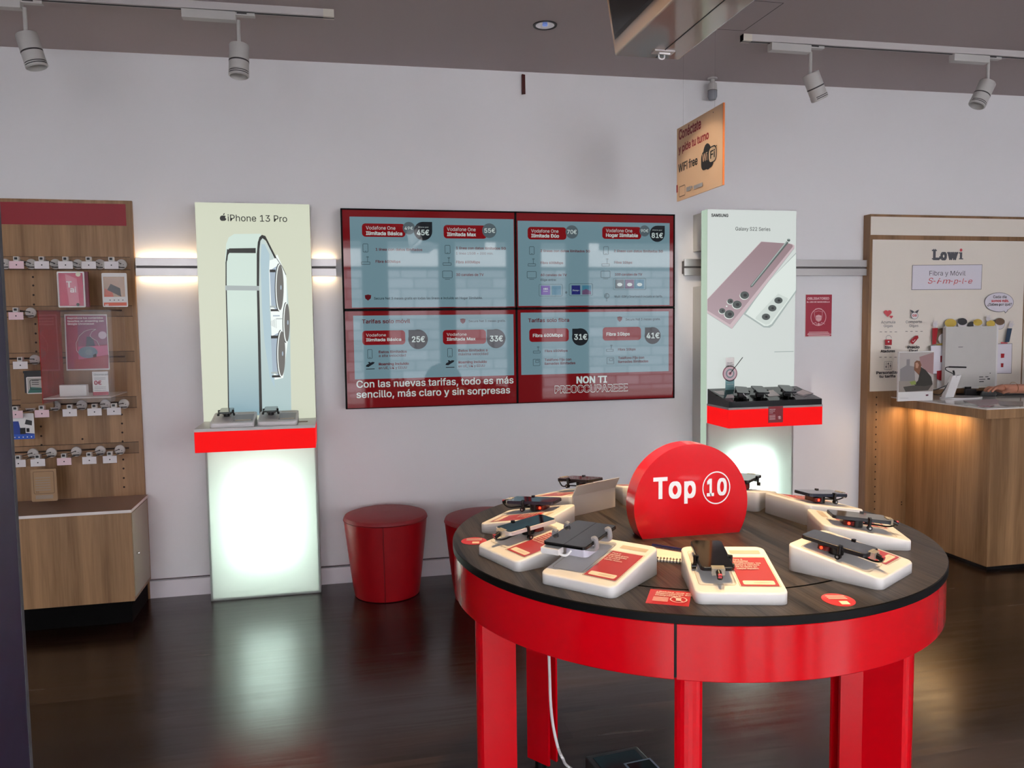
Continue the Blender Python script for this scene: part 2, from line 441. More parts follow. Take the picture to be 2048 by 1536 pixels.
mb.box(-14, 19, -10.2, -9.8, 3.3, 5.5, mat('dark_upper_facade', '353837', 0.6))  # dark glazed upper storey
for i in range(12): mb.box(-12+i*2.6, -11.75+i*2.6, -9.8, -9.6, 3.3, 5.5, M_ledge)
struct('wall_street_side', mb)
mb = MB(); mb.box(-14, 19, -9.4, FRONT_Y-0.2, -0.2, -0.1, M_paving); struct('floor_street', mb)

# ================================================================== ceiling fittings
t = MB()
def track(name, x0, x1, y, label, cap_at):
    z = cz((x0+x1)/2); C = Vector(((x0+x1)/2, y, z)); t = thing(name, label, 'lighting track', C, 0, 'ceiling lighting tracks')
    m = MB(); za, zb = cz(x0), cz(x1)
    vs = [(x0, y-0.018, za-0.034), (x1, y-0.018, zb-0.034), (x1, y+0.018, zb-0.034), (x0, y+0.018, za-0.034), (x0, y-0.018, za), (x1, y-0.018, zb), (x1, y+0.018, zb), (x0, y+0.018, za)]
    m.add(vs, [(0, 3, 2, 1), (4, 5, 6, 7), (0, 1, 5, 4), (2, 3, 7, 6), (1, 2, 6, 5), (3, 0, 4, 7)], M_white_metal)
    m.build('rail', t, C)
    m = MB(); m.add([(x0, y-0.004, za-0.0342), (x1, y-0.004, zb-0.0342), (x1, y+0.004, zb-0.0342), (x0, y+0.004, za-0.0342), (x0, y-0.004, za-0.037), (x1, y-0.004, zb-0.037), (x1, y+0.004, zb-0.037), (x0, y+0.004, za-0.037)], [(0, 1, 2, 3), (4, 7, 6, 5), (0, 4, 5, 1), (2, 6, 7, 3), (1, 5, 6, 2), (3, 7, 4, 0)], M_dark); m.build('conductor_slot', t, C)
    m = MB(); e = cap_at; m.box(min(e, e+0.05*(1 if e == x0 else -1)), max(e, e+0.05*(1 if e == x0 else -1)), y-0.0195, y+0.0195, cz(e)-0.036, cz(e)-0.001, mat('cap_white', 'd8d2c4', 0.4)); m.build('end_cap', t, C)
    return t
pA = onZ(668, 28, 3.0); track('lighting_track', -2.6, pA.x, 4.02, 'white ceiling lighting track ending above the tall phone lightbox', pA.x)
pB = onZ(1480, 84, 3.01); track('lighting_track', pB.x, 5.6, 4.0, 'white ceiling lighting track starting beside the ceiling hatch', pB.x)
M_head = mat('spot_white', 'c4c2be', 0.4); M_ring = mat('spot_ring', '3a3536', 0.5)
def spotlight():
    t = thing('track_spotlight', 'x', 'spotlight', (0, 0, 0), 0, 'white track spotlights')
    m = MB(); m.box(-0.235, 0.0, -0.022, 0.022, -0.078, -0.0395, M_head); m.box(0.0, 0.085, -0.015, 0.015, -0.052, -0.0395, M_head); m.box(0.006, 0.05, -0.0155, -0.0145, -0.046, -0.038, M_ring); m.build('adapter', t, bevel=0.003)
    m = MB(); m.cyl((0.01, 0, -0.07), (0.01, 0, -0.185), 0.0085, M_head); m.build('stem', t)
    hd = bpy.data.objects.new('lamp_head', None)
    m = MB()
    m.lathe([(0.0, -0.012), (0.03, -0.012), (0.043, 0), (0.045, -0.003), (0.045, -0.076), (0.0435, -0.077), (0.0435, -0.081), (0.045, -0.082), (0.045, -0.118), (0.044, -0.12), (0.046, -0.124), (0.046, -0.145), (0.040, -0.15), (0.034, -0.12), (0.0, -0.11)], M_head, 32)
    h = m.build('lamp_head', t); bpy.data.objects.remove(hd)
    m = MB(); m.lathe([(0.0454, -0.076), (0.0456, -0.0795), (0.0454, -0.083)], M_ring, 32)
    for zz in (-0.127, -0.136): m.lathe([(0.0464, zz), (0.0466, zz-0.002), (0.0464, zz-0.004)], M_ring, 32, a0=200, a1=330)
    m.build('dark_ring', h)
    m = MB(); m.cyl((0, 0, 0.001), (0, 0, -0.006), 0.032, M_alu, 20); m.build('heat_sink', h)
    return t
sp0 = spotlight(); first = True
for (px, py, hx, hy, tilt, rz, lab) in (
        (472, 42, 0, 0, 3, 10, 'white track spotlight hanging above the tall phone lightbox'),
        (44, 18, 0, 0, -14, 20, 'white track spotlight above the wooden accessory wall unit'),
        (1618, 98, 0, 0, -26, 20, 'white track spotlight on the track start near the ceiling hatch'),
        (1974, 118, 0, 0, 27, -15, 'white track spotlight above the wooden counter panel')):
    y = 4.02 if px < 1000 else 4.0
    p = onY(px, py, y); s = sp0 if first else copy_tree(sp0); first = False
    s.location = (p.x, y, cz(p.x)); s['label'] = lab
    for ch in [o for o in bpy.data.objects if o.parent == s and o.name.startswith('lamp_head')]:
        ch.location = (0.01, 0, -0.183); ch.rotation_euler = (math.radians(-6), math.radians(tilt), math.radians(rz))
# recessed downlights: one in view, three more above the table out of the frame
def downlight(x, y, lab, on):
    z = cz(x); C = Vector((x, y, z)); t = thing('ceiling_downlight', lab, 'downlight', C, 0, 'recessed ceiling downlights')
    m = MB(); m.lathe([(0.062, -0.001), (0.06, -0.006), (0.048, -0.004), (0.047, 0.0)], M_dark, 40, Matrix.Translation(C)); m.build('trim_ring', t, C)
    m = MB(); m.lathe([(0.048, -0.0035), (0.036, -0.001), (0.0, -0.0006)], M_chrome, 40, Matrix.Translation(C)); m.build('reflector', t, C)
    m = MB(); m.lathe([(0.0, -0.007), (0.012, -0.0055), (0.014, -0.001)], emis('warm_bulb' if on else 'blue_glint_bulb', 'ffd9a0' if on else '6f86c8', 6.0 if on else 0.8), 20, Matrix.Translation(C)); m.build('bulb', t, C)  # the bulb that is off glows weakly, standing in for a blue reflection
    if on:
        l = bpy.data.lights.new('downlight_beam', 'SPOT'); l.energy = on; l.color = (1.0, 0.68, 0.34); l.spot_size = math.radians(62); l.spot_blend = 0.7; l.shadow_soft_size = 0.04
        o = bpy.data.objects.new('downlight_beam', l); COL.objects.link(o); o.parent = t; o.location = (0, 0, -0.03)
p = onZ(1090, 50, 3.032); downlight(p.x, p.y, 'round recessed downlight in the grey ceiling before the hanging screen', 0)
downlight(0.62, 1.95, 'warm recessed downlight above the edge of the round table', 150)
downlight(1.36, 2.30, 'warm recessed downlight above the round table near the wifi sign', 150)
downlight(1.10, 1.55, 'warm recessed downlight above the front of the round table', 100)
dl = downlight(1.02, 3.15, 'added unseen downlight brightening the cream wifi sign', 30)  # extra lamp out of view, added to brighten the wifi sign
for o in bpy.data.objects:
    if o.type == 'LIGHT' and o.parent and o.parent.location.y > 3.1 and o.parent.location.y < 3.2:
        o.data = o.data.copy(); o.data.spot_size = math.radians(25); o.data.spot_blend = 0.5; o.data.energy = 95; o.data.color = (1.0, 0.84, 0.66)
        o.rotation_euler = (Vector((1.93, 4.02, 2.28))-Vector((1.02, 3.15, cz(1.02)))).to_track_quat('-Z', 'Y').to_euler()
# hatch outline in the ceiling
m = MB(); q = [onZ(*a, 3.03) for a in ((1430, 62), (1488, 66), (1567, 11), (1500, 5))]
for a, b in zip(q, q[1:]+q[:1]):
    d = (b-a).normalized(); n = Vector((-d.y, d.x, 0))*0.0022
    m.add([(v.x, v.y, cz(v.x)-0.0006) for v in (a-n, a+n, b+n, b-n)], [(0, 1, 2, 3)], mat('hatch_gap', '4a4545', 0.8))
tag(m.build('ceiling_hatch'), 'thin square outline of a flush access hatch in the ceiling', 'hatch')
# motion sensor
p = onY(1425, 158, WALL-0.06); C = Vector((p.x, WALL-0.06, cz(p.x)))
t = thing('motion_sensor', 'small white motion sensor hanging from the ceiling above the wifi sign', 'sensor', C)
m = MB(); m.cyl(C, C-Vector((0, 0, 0.01)), 0.03, M_head, 24); m.cyl(C-Vector((0, 0, 0.01)), C-Vector((0, 0, 0.035)), 0.015, M_head); m.build('bracket', t, C)
m = MB(); m.lathe([(0, -0.03), (0.02, -0.03), (0.027, -0.036), (0.029, -0.075), (0.029, -0.079), (0.0275, -0.081)], M_head, 24, Matrix.Translation(C)); m.build('housing', t, C)
m = MB(); m.lathe([(0.0275, -0.081), (0.029, -0.09), (0.029, -0.115), (0.022, -0.133), (0.0, -0.138)], mat('sensor_lens', '8d9096', 0.25), 24, Matrix.Translation(C)); m.build('lens', t, C)
m = MB(); m.lathe([(0.0295, -0.077), (0.0295, -0.0805)], M_ring, 24, Matrix.Translation(C)); m.build('gap_ring', t, C)
# brown strip left stuck under the ceiling
a = onY(1043.5, 149, WALL-0.01); b = onY(1051.5, 189, WALL-0.01)
m = MB(); m.add([(a.x, WALL-0.02, a.z), (b.x-0.001, WALL-0.004, a.z+0.002), (b.x, WALL-0.004, b.z+0.004), (a.x, WALL-0.02, b.z), (a.x, WALL, a.z), (b.x, WALL, a.z+0.002), (b.x, WALL, b.z+0.004), (a.x, WALL, b.z)],
    [(3, 2, 1, 0), (4, 5, 6, 7), (0, 1, 5, 4), (2, 3, 7, 6), (1, 2, 6, 5), (3, 0, 4, 7)], mat('brown_strip', '4c1712', 0.6)); tag(m.build('wall_bracket', at=Vector((a.x, WALL, b.z))), 'dark reddish brown strip on the wall just under the ceiling', 'bracket')

# ================================================================== hanging screen housing
YE, YN = 2.2, 1.05
A = onY(1230, 112, YE); B = onY(1357, 121, YE); Ta = onY(1213, 0, YE)
sl = (Ta.x-A.x)/(Ta.z-A.z); Hh = 0.62
C = Vector(((A.x+B.x)/2, (YE+YN)/2, A.z))
t = thing('hanging_display', 'large beige glossy display housing hanging from the ceiling', 'display', C)
M_tv = mat('beige_gloss', 'a58f7f', 0.12, spec=0.7, coat=0.6)
m = MB(); z0, z1 = A.z, A.z+Hh
vs = [(A.x, YN, z0), (B.x, YN, z0), (B.x, YE, z0), (A.x, YE, z0), (A.x+sl*Hh, YN, z1), (B.x+sl*Hh, YN, z1), (B.x+sl*Hh, YE, z1), (A.x+sl*Hh, YE, z1)]
m.add(vs, [(0, 3, 2, 1), (4, 5, 6, 7), (0, 1, 5, 4), (2, 3, 7, 6), (1, 2, 6, 5), (3, 0, 4, 7)], M_tv); m.build('housing', t, C, bevel=0.004)
u = Vector((0, -1, 0)); v = Vector((sl, 0, 1)).normalized()
pr = Print(Vector((A.x, YE, z0)), u, v, base=0.0008); ll = Hh/v.z
pr.raw([(0.018, 0.038), (YE-YN-0.02, 0.038), (YE-YN-0.02, ll-0.02), (0.018, ll-0.02)], M_black); pr.raw([(0.026, 0.05), (YE-YN-0.03, 0.05), (YE-YN-0.03, ll-0.03), (0.026, ll-0.03)], mat('dark_screen', '0a090b', 0.12))
pr.mb.build('screen', t, C)
m = MB(); xm = A.x+(B.x-A.x)*0.62; m.box(xm-0.0012, xm+0.0012, YN+0.01, YE-0.01, z0-0.0012, z0+0.0005, M_ink); m.build('panel_seam', t, C)
m = MB(); m.box(xm-0.03, xm+0.03, YE-0.075, YE-0.045, z0-0.004, z0, M_white_metal); m.box(xm-0.012, xm+0.02, YE-0.063, YE-0.058, z0-0.008, z0-0.004, M_wht)
m.tube([(xm-0.008, YE-0.05, z0-0.003), (xm-0.008, YE-0.05, z0-0.014), (xm, YE-0.05, z0-0.018), (xm+0.008, YE-0.05, z0-0.014), (xm+0.008, YE-0.05, z0-0.003)], 0.002, M_wht); m.build('hook', t, C)
xc = C.x+sl*Hh
for yy in (YN+0.3, YE-0.3):
    m = MB(); m.cyl((xc, yy, z1-0.01), (xc, yy, cz(xc)), 0.018, M_white_metal); m.cyl((xc, yy, cz(xc)-0.008), (xc, yy, cz(xc)), 0.05, M_white_metal); m.build('ceiling_mount', t, C)

# ================================================================== hanging wifi sign
Ya, Yb = 4.26, 3.77; X = 1.93
a0 = onX(1354.5, 256, X); 
near_t, near_b = onX(1446, 208, X), onX(1443.5, 372, X); far_t, far_b = onX(1354, 256, X), onX(1354, 402, X)
Wd = far_t.y-near_t.y; zt = (near_t.z+far_t.z)/2; zb = (near_b.z+far_b.z)/2
C = Vector((X, (near_t.y+far_t.y)/2, zb)); t = thing('wifi_sign', 'thin cream square sign about free wifi hanging from the ceiling', 'sign', C)
M_sign = diffuser('cream_card', 'fbdcb8', 0.45); m = MB(); m.box(X, X+0.008, near_t.y, far_t.y, zb, zt, M_sign); m.build('board', t, C)
m = MB(); m.box(X-0.0006, X+0.0085, near_t.y-0.004, near_t.y, zb, zt, mat('orange_edge', 'e07a35', 0.5)); m.build('edge_strip', t, C)
pr = Print(Vector((X, far_t.y, zb)), (0, -1, 0), (0, 0, 1), px=True).zoom(1320, 180, 6.4)
MR = mat('sign_red', '8f1620', 0.5)
pr.text('Conéctate', 243, 640, 525, MR, h=118, bold=0.025); pr.text('y pide tu turno', 240, 812, 625, MR, h=92, bold=0.025)
pr.text('WiFi free', 238, 1058, 482, M_ink, h=100, bold=0.02)
pr.ell(612, 850, 58, 168, M_ink); pr.rect(530, 800, 690, 975, M_ink, 0.035); pr.rect(622, 740, 728, 905, M_ink, 0.03); pr.rect(630, 752, 720, 895, M_sign, 0.026)
pr.text('Wi', 545, 925, 610, M_sign, h=100, bold=0.01); pr.text('Fi', 648, 880, 708, M_ink, h=95, bold=0.02)
pr.frame(250, 1240, 328, 1345, 0.003, M_ink, 0.008); pr.rect(217, 1220, 232, 1310, MR)
for k in range(3): pr.rect(345, 1248+k*16, 400, 1250+k*16, M_grey)
pr.ell(415, 1243, 11, 18, M_grey); pr.rect(440, 1226, 555, 1229, M_grey); pr.rect(440, 1238, 500, 1240, M_grey)
pr.ell(692, 287, 4, 8, M_ink); pr.ell(292, 507, 4, 8, M_ink); pr.ell(735, 712, 5, 9, M_ink)
pr.mb.build('lettering', t, C)
M_thread = glassy('nylon_thread', 'cfcfcf', 0.2)
for px_, py_ in ((1428, 225), (1365, 259)):
    q = onX(px_, py_, X); m = MB(); m.cyl((X+0.004, q.y, q.z), (X+0.004, q.y, cz(X)), 0.0004, M_thread, 6); m.build('hanging_thread', t, C)

# ================================================================== aluminium wall rails
def rail(x0, x1, zt, zb, label, glow):
    C = Vector(((x0+x1)/2, WALL, zb)); t = thing('wall_rail', label, 'rail', C, 0, 'double aluminium wall rails')
    zm = (zt+zb)/2
    for a, b in ((zm+0.006, zt), (zb, zm-0.006)):
        m = MB(); m.box(x0, x1, WALL-0.045, WALL-0.035, a, b, M_alu); m.build('rail_bar', t, C, bevel=0.001)
    m = MB(); m.box(x0+0.003, x1-0.003, WALL-0.034, WALL-0.0, zb+0.012, zt-0.012, mat('rail_core', '55504e', 0.5)); m.build('rail_core', t, C)
    if glow:
        for z, s in ((zt-0.006, 1), (zb+0.006, -1)):
            m = MB(); m.box(x0+0.01, x1-0.01, WALL-0.026, WALL-0.014, min(z, z-s*0.004), max(z, z-s*0.004), emis('warm_strip', 'ffc98a', 3.0)); m.build('light_strip', t, C)
            for a, b in ((x0+0.01, -0.73), (-0.1, x1-0.01)):
                l = bpy.data.lights.new('rail_light', 'AREA'); l.shape = 'RECTANGLE'; l.size = b-a; l.size_y = 0.012; l.energy = 1.1*(b-a); l.color = (1.0, 0.72, 0.42)
                o = bpy.data.objects.new('rail_light', l); COL.objects.link(o); o.parent = t; o.location = Vector(((a+b)/2, WALL-0.02, z+s*0.002))-C
                if s > 0: o.rotation_euler = (math.pi, 0, 0)
a = onY(270, 517, WALL-0.045); b = onY(673, 552, WALL-0.045); zb_ = onY(400, 552, WALL-0.045).z; zt_ = onY(400, 516, WALL-0.045).z
rail(a.x, b.x, zt_, zb_, 'double aluminium rail with warm glow behind the tall phone lightbox', True)
a = onY(1369, 520, WALL-0.045); b = onY(1722, 520, WALL-0.045); zt2 = onY(1640, 519.5, WALL-0.045).z; zb2 = onY(1640, 551, WALL-0.045).z
rail(a.x, 3.5, zt2, zb2, 'double aluminium rail reaching the wooden panel with cream poster', False)
# ================================================================== lightboxes
M_panel = mat('backlit_sheet', 'dfe3d2', 0.3)
def backlit(name, col, k, z0=None, z1=None, col2=None):
    """printed backlit film: lit evenly from behind; col2 = ink colour at the foot of the picture"""
    if name in MATS: return MATS[name]
    m = mat(name, col, 0.3, em=k, spec=0.3)
    if col2:
        nt = m.node_tree; t = nt.nodes.new('ShaderNodeNewGeometry'); s = nt.nodes.new('ShaderNodeSeparateXYZ'); r = nt.nodes.new('ShaderNodeMapRange'); x = nt.nodes.new('ShaderNodeMix'); x.data_type = 'RGBA'
        r.inputs['From Min'].default_value = z0; r.inputs['From Max'].default_value = z1
        x.inputs[6].default_value = lin(col2); x.inputs[7].default_value = lin(col)
        nt.links.new(t.outputs['Position'], s.inputs[0]); nt.links.new(s.outputs['Z'], r.inputs[0]); nt.links.new(r.outputs[0], x.inputs[0]); nt.links.new(x.outputs[2], nt.nodes['Principled BSDF'].inputs['Emission Color'])
    return m
M_box = mat('lightbox_shell', 'd9d6d0', 0.4)
M_redlit = mat('lit_red_sheet', 'fa0003', 0.5, em=1.0, spec=0.1)
M_diff = diffuser('lower_diffuser', 'e4ebe7', 0.6)
def lightbox(label, x0, x1, yf, yb, top, zsh, em_mat, lamp):
    C = Vector(((x0+x1)/2, yf, 0)); t = thing('phone_lightbox', label, 'lightbox', C)
    th = 0.012
    m = MB(); m.box(x0, x1, yb-th, yb, 0, top, M_box); m.box(x0, x0+th, yf+0.004, yb, 0, top, M_box); m.box(x1-th, x1, yf+0.004, yb, 0, top, M_box)
    m.box(x0, x1, yf+0.004, yb, top-th, top, M_box); m.box(x0, x1, yf+0.004, yb, 0, th, M_box); m.box(x0, x1, yf+0.004, yb, zsh-0.01, zsh, M_box); m.build('box_shell', t, C)
    m = MB(); m.box(x0, x1, yf, yf+0.004, zsh, top, em_mat); m.build('picture_panel', t, C)
    m = MB(); m.box(x0, x1, yf, yf+0.004, 0, zsh, M_diff); m.build('lower_panel', t, C)
    l = bpy.data.lights.new('box_lamp', 'AREA'); l.shape = 'RECTANGLE'; l.size = 0.27; l.size_y = 0.46; l.energy = lamp; l.color = (0.88, 1.0, 0.96)
    o = bpy.data.objects.new('box_lamp', l); COL.objects.link(o); o.parent = t; o.location = (0.0, 0.062, 0.455); o.rotation_euler = (math.radians(90), 0, math.radians(180))
    o.rotation_euler = (math.radians(-90), 0, 0)
    l = bpy.data.lights.new('box_lamp_wide', 'AREA'); l.shape = 'RECTANGLE'; l.size = 0.54; l.size_y = 0.84; l.energy = lamp*0.38; l.color = (0.95, 1.0, 0.97)
    o = bpy.data.objects.new('box_lamp_wide', l); COL.objects.link(o); o.parent = t; o.location = (0.0, 0.072, 0.45); o.rotation_euler = (math.radians(-90), 0, 0)
    return t, C
# --- tall box with the phone picture
YF = 4.64
TOP = onY(500, 406.5, YF).z; ZS = 0.985
LX0, LX1 = -0.711, -0.1115
t1, C1 = lightbox('tall white lightbox with a giant side view of a silver phone', LX0, LX1, YF, WALL-0.002, TOP, ZS-0.09, backlit('backlit_ivory', 'dde2cb', 0.86), 7)
pr = Print(Vector((LX0, YF, 0)), (1, 0, 0), (0, 0, 1), px=True).zoom(370, 380, 2.953)
K = 0.86
b_side = backlit('film_pale_aqua', 'dcefe4', K, 1.03, 1.6, '8fb0bd'); b_back = backlit('film_pale_blue', 'cfe0dc', K, 1.0, 1.7, 'b5cfd0'); b_hi = backlit('film_white', 'f0f8f4', 1.0)
b_dk = backlit('film_dark', '262622', 1.0); b_gr = backlit('film_grey', 'b2bdbc', K); b_lens = backlit('film_lens', '6a6863', 1.0); b_met = backlit('film_metal', 'aebfce', K); b_sh = backlit('film_soft_blue', 'b9d3dc', K)
pr.poly([(262, 1330), (240, 560), (238, 400), (243, 320), (258, 280), (290, 260), (450, 258), (440, 300), (440, 1330)], b_side)
pr.poly([(250, 345), (253, 310), (262, 282), (285, 268), (440, 268), (428, 310), (425, 342)], b_side)
pr.poly([(455, 1330), (440, 560), (434, 380), (440, 300), (455, 285), (468, 292), (545, 410), (596, 495), (606, 600), (620, 780), (628, 1330)], b_back)
pr.poly([(455, 700), (446, 420), (452, 320), (470, 320), (500, 380), (498, 470), (500, 700), (520, 980), (530, 1170), (500, 1100), (470, 900)], b_sh)
pr.poly([(545, 380), (520, 410), (500, 415), (496, 480), (520, 1070), (530, 1120), (580, 1110), (606, 900), (600, 520), (575, 450)], b_hi)
pr.line([(252, 352), (243, 430), (243, 560), (252, 900), (258, 1330)], 0.006, b_dk)
pr.poly([(246, 410), (250, 360), (262, 345), (418, 343), (418, 373), (262, 372), (254, 385), (250, 420)], b_dk)
pr.poly([(440, 1330), (424, 560), (424, 380), (430, 310), (440, 278), (455, 265), (475, 272), (541, 402), (530, 405), (478, 300), (458, 285), (446, 300), (440, 350), (438, 560), (457, 1330)], b_dk)
pr.line([(541, 404), (575, 455), (596, 500)], 0.003, b_dk)
pr.poly([(238, 564), (438, 567), (438, 594), (238, 592)], b_gr)
for cx, cy, rx, ry, bx0, bx1 in ((563, 576, 23, 140, 500, 545), (604, 783, 18, 118, 0, 0), (573, 966, 23, 138, 508, 562)):
    if bx0:
        pr.poly([(bx0, cy-100), (bx1, cy-128), (bx1+6, cy+140), (bx0+10, cy+110)], b_met)
        pr.rect(bx0, cy-106, bx1-10, cy-90, b_dk); pr.rect(bx0+2, cy+108, bx1, cy+118, b_gr); pr.rect(bx0+6, cy+128, bx1+4, cy+140, b_dk)
    pr.ell(cx-9, cy, rx+1, ry+2, b_dk); pr.ell(cx-5, cy, rx, ry-1, b_hi); pr.ell(cx-1, cy, rx-2, ry-6, b_lens); pr.ell(cx+4, cy, 4, 14, b_met)
for k in range(5): pr.rect(505+k*8, 775-k*4, 509+k*8, 800+k*4, b_gr)
pr.rect(520, 740, 560, 746, b_met); pr.rect(540, 758, 575, 763, b_gr)
# logo and title
pr.ell(222, 168, 15, 16, b_dk); pr.ell(231, 168, 15, 16, b_dk); pr.ell(246, 163, 7, 8, backlit('backlit_ivory', 'dde2cb', 0.86)); pr.poly([(226, 150), (228, 142), (236, 137), (235, 145), (230, 150)], b_dk)
pr.text('iPhone 13 Pro', 254, 185, 604, b_dk, h=38, bold=0.004)
pr.mb.build('phone_picture', t1, C1)
def shelf(x0, x1, yb, zt, zb, t, C, lip=True):
    m = MB(); m.box(x0, x1, 4.3, yb, zt-0.016, zt, mat('shelf_grey', 'd8d4d2', 0.35)); m.build('shelf_top', t, C, bevel=0.001)
    m = MB(); m.box(x0+0.001, x1-0.001, 4.301, yb, zb, zt-0.0165, M_redlit); m.build('lit_red_body', t, C)
sx0 = onY(387.5, 858, 4.3).x; sx1 = onY(630.5, 850, 4.3).x; ZT = onY(510, 854, 4.3).z; ZB = onY(510, 901, 4.3).z
C = Vector(((sx0+sx1)/2, 4.47, ZB)); tS = thing('display_shelf', 'glowing red shelf jutting from the lightbox with the silver phone', 'shelf', C); shelf(sx0, sx1, YF-0.001, ZT, ZB, tS, C)
m = MB(); q = onZ(608, 843, ZT+0.001); m.box(q.x-0.045, q.x+0.02, q.y-0.02, q.y+0.02, ZT, ZT+0.0015, mat('brown_label', '8d7468', 0.6)); m.build('name_label', tS, C)
# --- second lightbox with stepped side
GX0, GX1, YG = 2.2555, 2.858, 4.582
GT = onY(1500, 420, YG).z; t2, C2 = lightbox('white lightbox showing a mauve phone with a pen', GX0, GX1, YG, 4.665, GT, ZS-0.09, backlit('backlit_white', 'dbe2de', 0.86), 8)
m = MB(); m.box(GX0-0.002, GX0, YG+0.006, 4.665, 0.0, GT, backlit('lit_green_edge', 'c4dcc6', 0.75)); m.build('lit_side', t2, C2)
zn1 = onX(1386, 504, GX0).z; zn0 = onX(1386, 574, GX0).z; M_bk = mat('backboard_white', 'c9c6be', 0.45)
m = MB()
m.box(GX0+0.001, GX1, 4.667, WALL-0.001, zn1, GT-0.01, M_bk); m.box(GX0+0.001, GX1, 4.667, WALL-0.001, 0, zn0, M_bk); m.box(GX0+0.03, GX1, 4.667, 4.7, zn0, zn1, M_bk); m.build('back_board', t2, C2)
pr = Print(Vector((GX0, YG, 0)), (1, 0, 0), (0, 0, 1), px=True).zoom(1340, 380, 3.84)
g_m = backlit('film_mauve', '9c8489', 0.9, 1.4, 1.95, 'b7a0a7'); g_m2 = backlit('film_mauve_edge', 'cdb8bd', 0.9); g_dk = backlit('film_lens_dark', '4d5452', 0.9); g_pen = backlit('film_pen', '5b6663', 0.9); g_w = backlit('film_pearl', 'e3ece6', 0.9); g_l = backlit('film_line', 'a9b5b2', 0.9); g_v = backlit('film_darkest', '232526', 0.9)
pr.poly([(968, 480), (968, 785), (790, 1040), (765, 1058), (720, 1056), (565, 955), (640, 850), (760, 700)], g_l); pr.poly([(967, 490), (967, 770), (780, 1030), (750, 1045), (722, 1044), (580, 950), (650, 850), (760, 700)], g_w)
pr.poly([(800, 825), (830, 796), (906, 832), (900, 850), (762, 1030), (735, 1035), (655, 990), (660, 975)], backlit('film_island', 'd2dcd6', 0.9))
for cx, cy in ((832, 848), (784, 908), (735, 974)): pr.ell(cx, cy, 33, 26, g_l); pr.ell(cx, cy, 31, 24, g_dk); pr.ell(cx+3, cy, 10, 9, g_v)
pr.poly([(697, 396), (930, 414), (953, 425), (954, 445), (475, 1067), (455, 1056), (285, 947), (285, 838)], g_m2)
pr.poly([(700, 398), (915, 412), (938, 422), (940, 436), (458, 1034), (285, 925), (285, 842)], g_m)
pr.line([(950, 450), (480, 1058)], 0.0035, g_l); pr.line([(285, 947), (468, 1064)], 0.003, g_l)
for cx, cy, r in ((570, 808, 34), (512, 880, 35), (452, 954, 37), (459, 855, 23), (396, 928, 24)):
    pr.ell(cx-2, cy+4, r+2, r*0.9, g_w); pr.ell(cx, cy, r, r*0.86, g_dk); pr.ell(cx+4, cy, r*0.4, r*0.35, g_v)
pr.ell(430, 893, 6, 6, g_w)
pr.poly([(888, 395), (905, 405), (630, 742), (612, 750), (614, 732)], g_pen); pr.poly([(884, 398), (892, 402), (622, 738), (617, 734)], g_l); pr.ell(905, 387, 12, 11, g_pen); pr.ell(905, 378, 11, 4, g_l)
pr.text('SAMSUNG', 312, 206, 442, g_v, h=22, bold=0.03); pr.text('Galaxy S22 Series', 497, 312, 764, g_v, h=27, bold=0.004)
pr.rect(795, 1240, 942, 1243, g_l)
pr.mb.build('phone_picture', t2, C2)
# its shelf: red lit body, sloping black top
hx0 = GX0+0.0; hx1 = onY(1645, 835, 4.3).x; zt = onY(1550, 816.5, 4.3).z; zb = onY(1550, 853, 4.3).z; zbl = onY(1550, 806, 4.3).z
C = Vector(((hx0+hx1)/2, 4.44, zb)); tG = thing('display_shelf', 'glowing red shelf with sloping black top holding three phones', 'shelf', C)
m = MB(); m.box(hx0+0.001, hx1-0.001, 4.301, YG-0.001, zb, zt, M_redlit); m.build('lit_red_body', tG, C)
m = MB(); m.box(hx0, hx1, 4.3, YG-0.001, zt, zt+0.012, mat('shelf_lip', 'a59d9b', 0.4)); m.build('grey_lip', tG, C)
ztop_b = onY(1500, 775, YG).z+0.0
m = MB(); zf = zt+0.012; zff = zf+0.035
m.add([(hx0+0.004, 4.303, zf), (hx1-0.004, 4.303, zf), (hx1-0.004, YG-0.002, zf), (hx0+0.004, YG-0.002, zf), (hx0+0.004, 4.303, zff), (hx1-0.004, 4.303, zff), (hx1-0.004, YG-0.002, ztop_b), (hx0+0.004, YG-0.002, ztop_b)],
      [(0, 3, 2, 1), (4, 5, 6, 7), (0, 1, 5, 4), (2, 3, 7, 6), (1, 2, 6, 5), (3, 0, 4, 7)], M_gloss); m.build('sloping_top', tG, C)
SL = Vector((0, YG-4.305, ztop_b-zff)).normalized(); SN = Vector((0, -SL.z, SL.y)); SO = Vector((hx0, 4.303, zff))
pr = Print(SO+SN*0.0004, (1, 0, 0), SL, px=True).zoom(1380, 680, 5.119)
cardm = mat('pinkish_card', 'cdbab8', 0.35); greym = mat('smoke_card', '5c595c', 0.25)
for pp_ in ([((1060, 548), (1150, 505), (1270, 548), (1170, 582)), ((1085, 538), (1152, 510), (1250, 547), (1160, 566))], [None, ((790, 520), (850, 512), (925, 570), (800, 582))], [None, ((235, 524), (345, 520), (350, 565), (300, 560))], [None, ((380, 560), (440, 555), (455, 592), (360, 598))]):
    pr = Print(SO+SN*0.0004, (1, 0, 0), SL, px=True).zoom(1380, 680, 5.119)
    if pp_[0]: pr.poly(list(pp_[0]), greym)
    pr.poly(list(pp_[1]), cardm); pr.mb.build('price_card', tG, C)
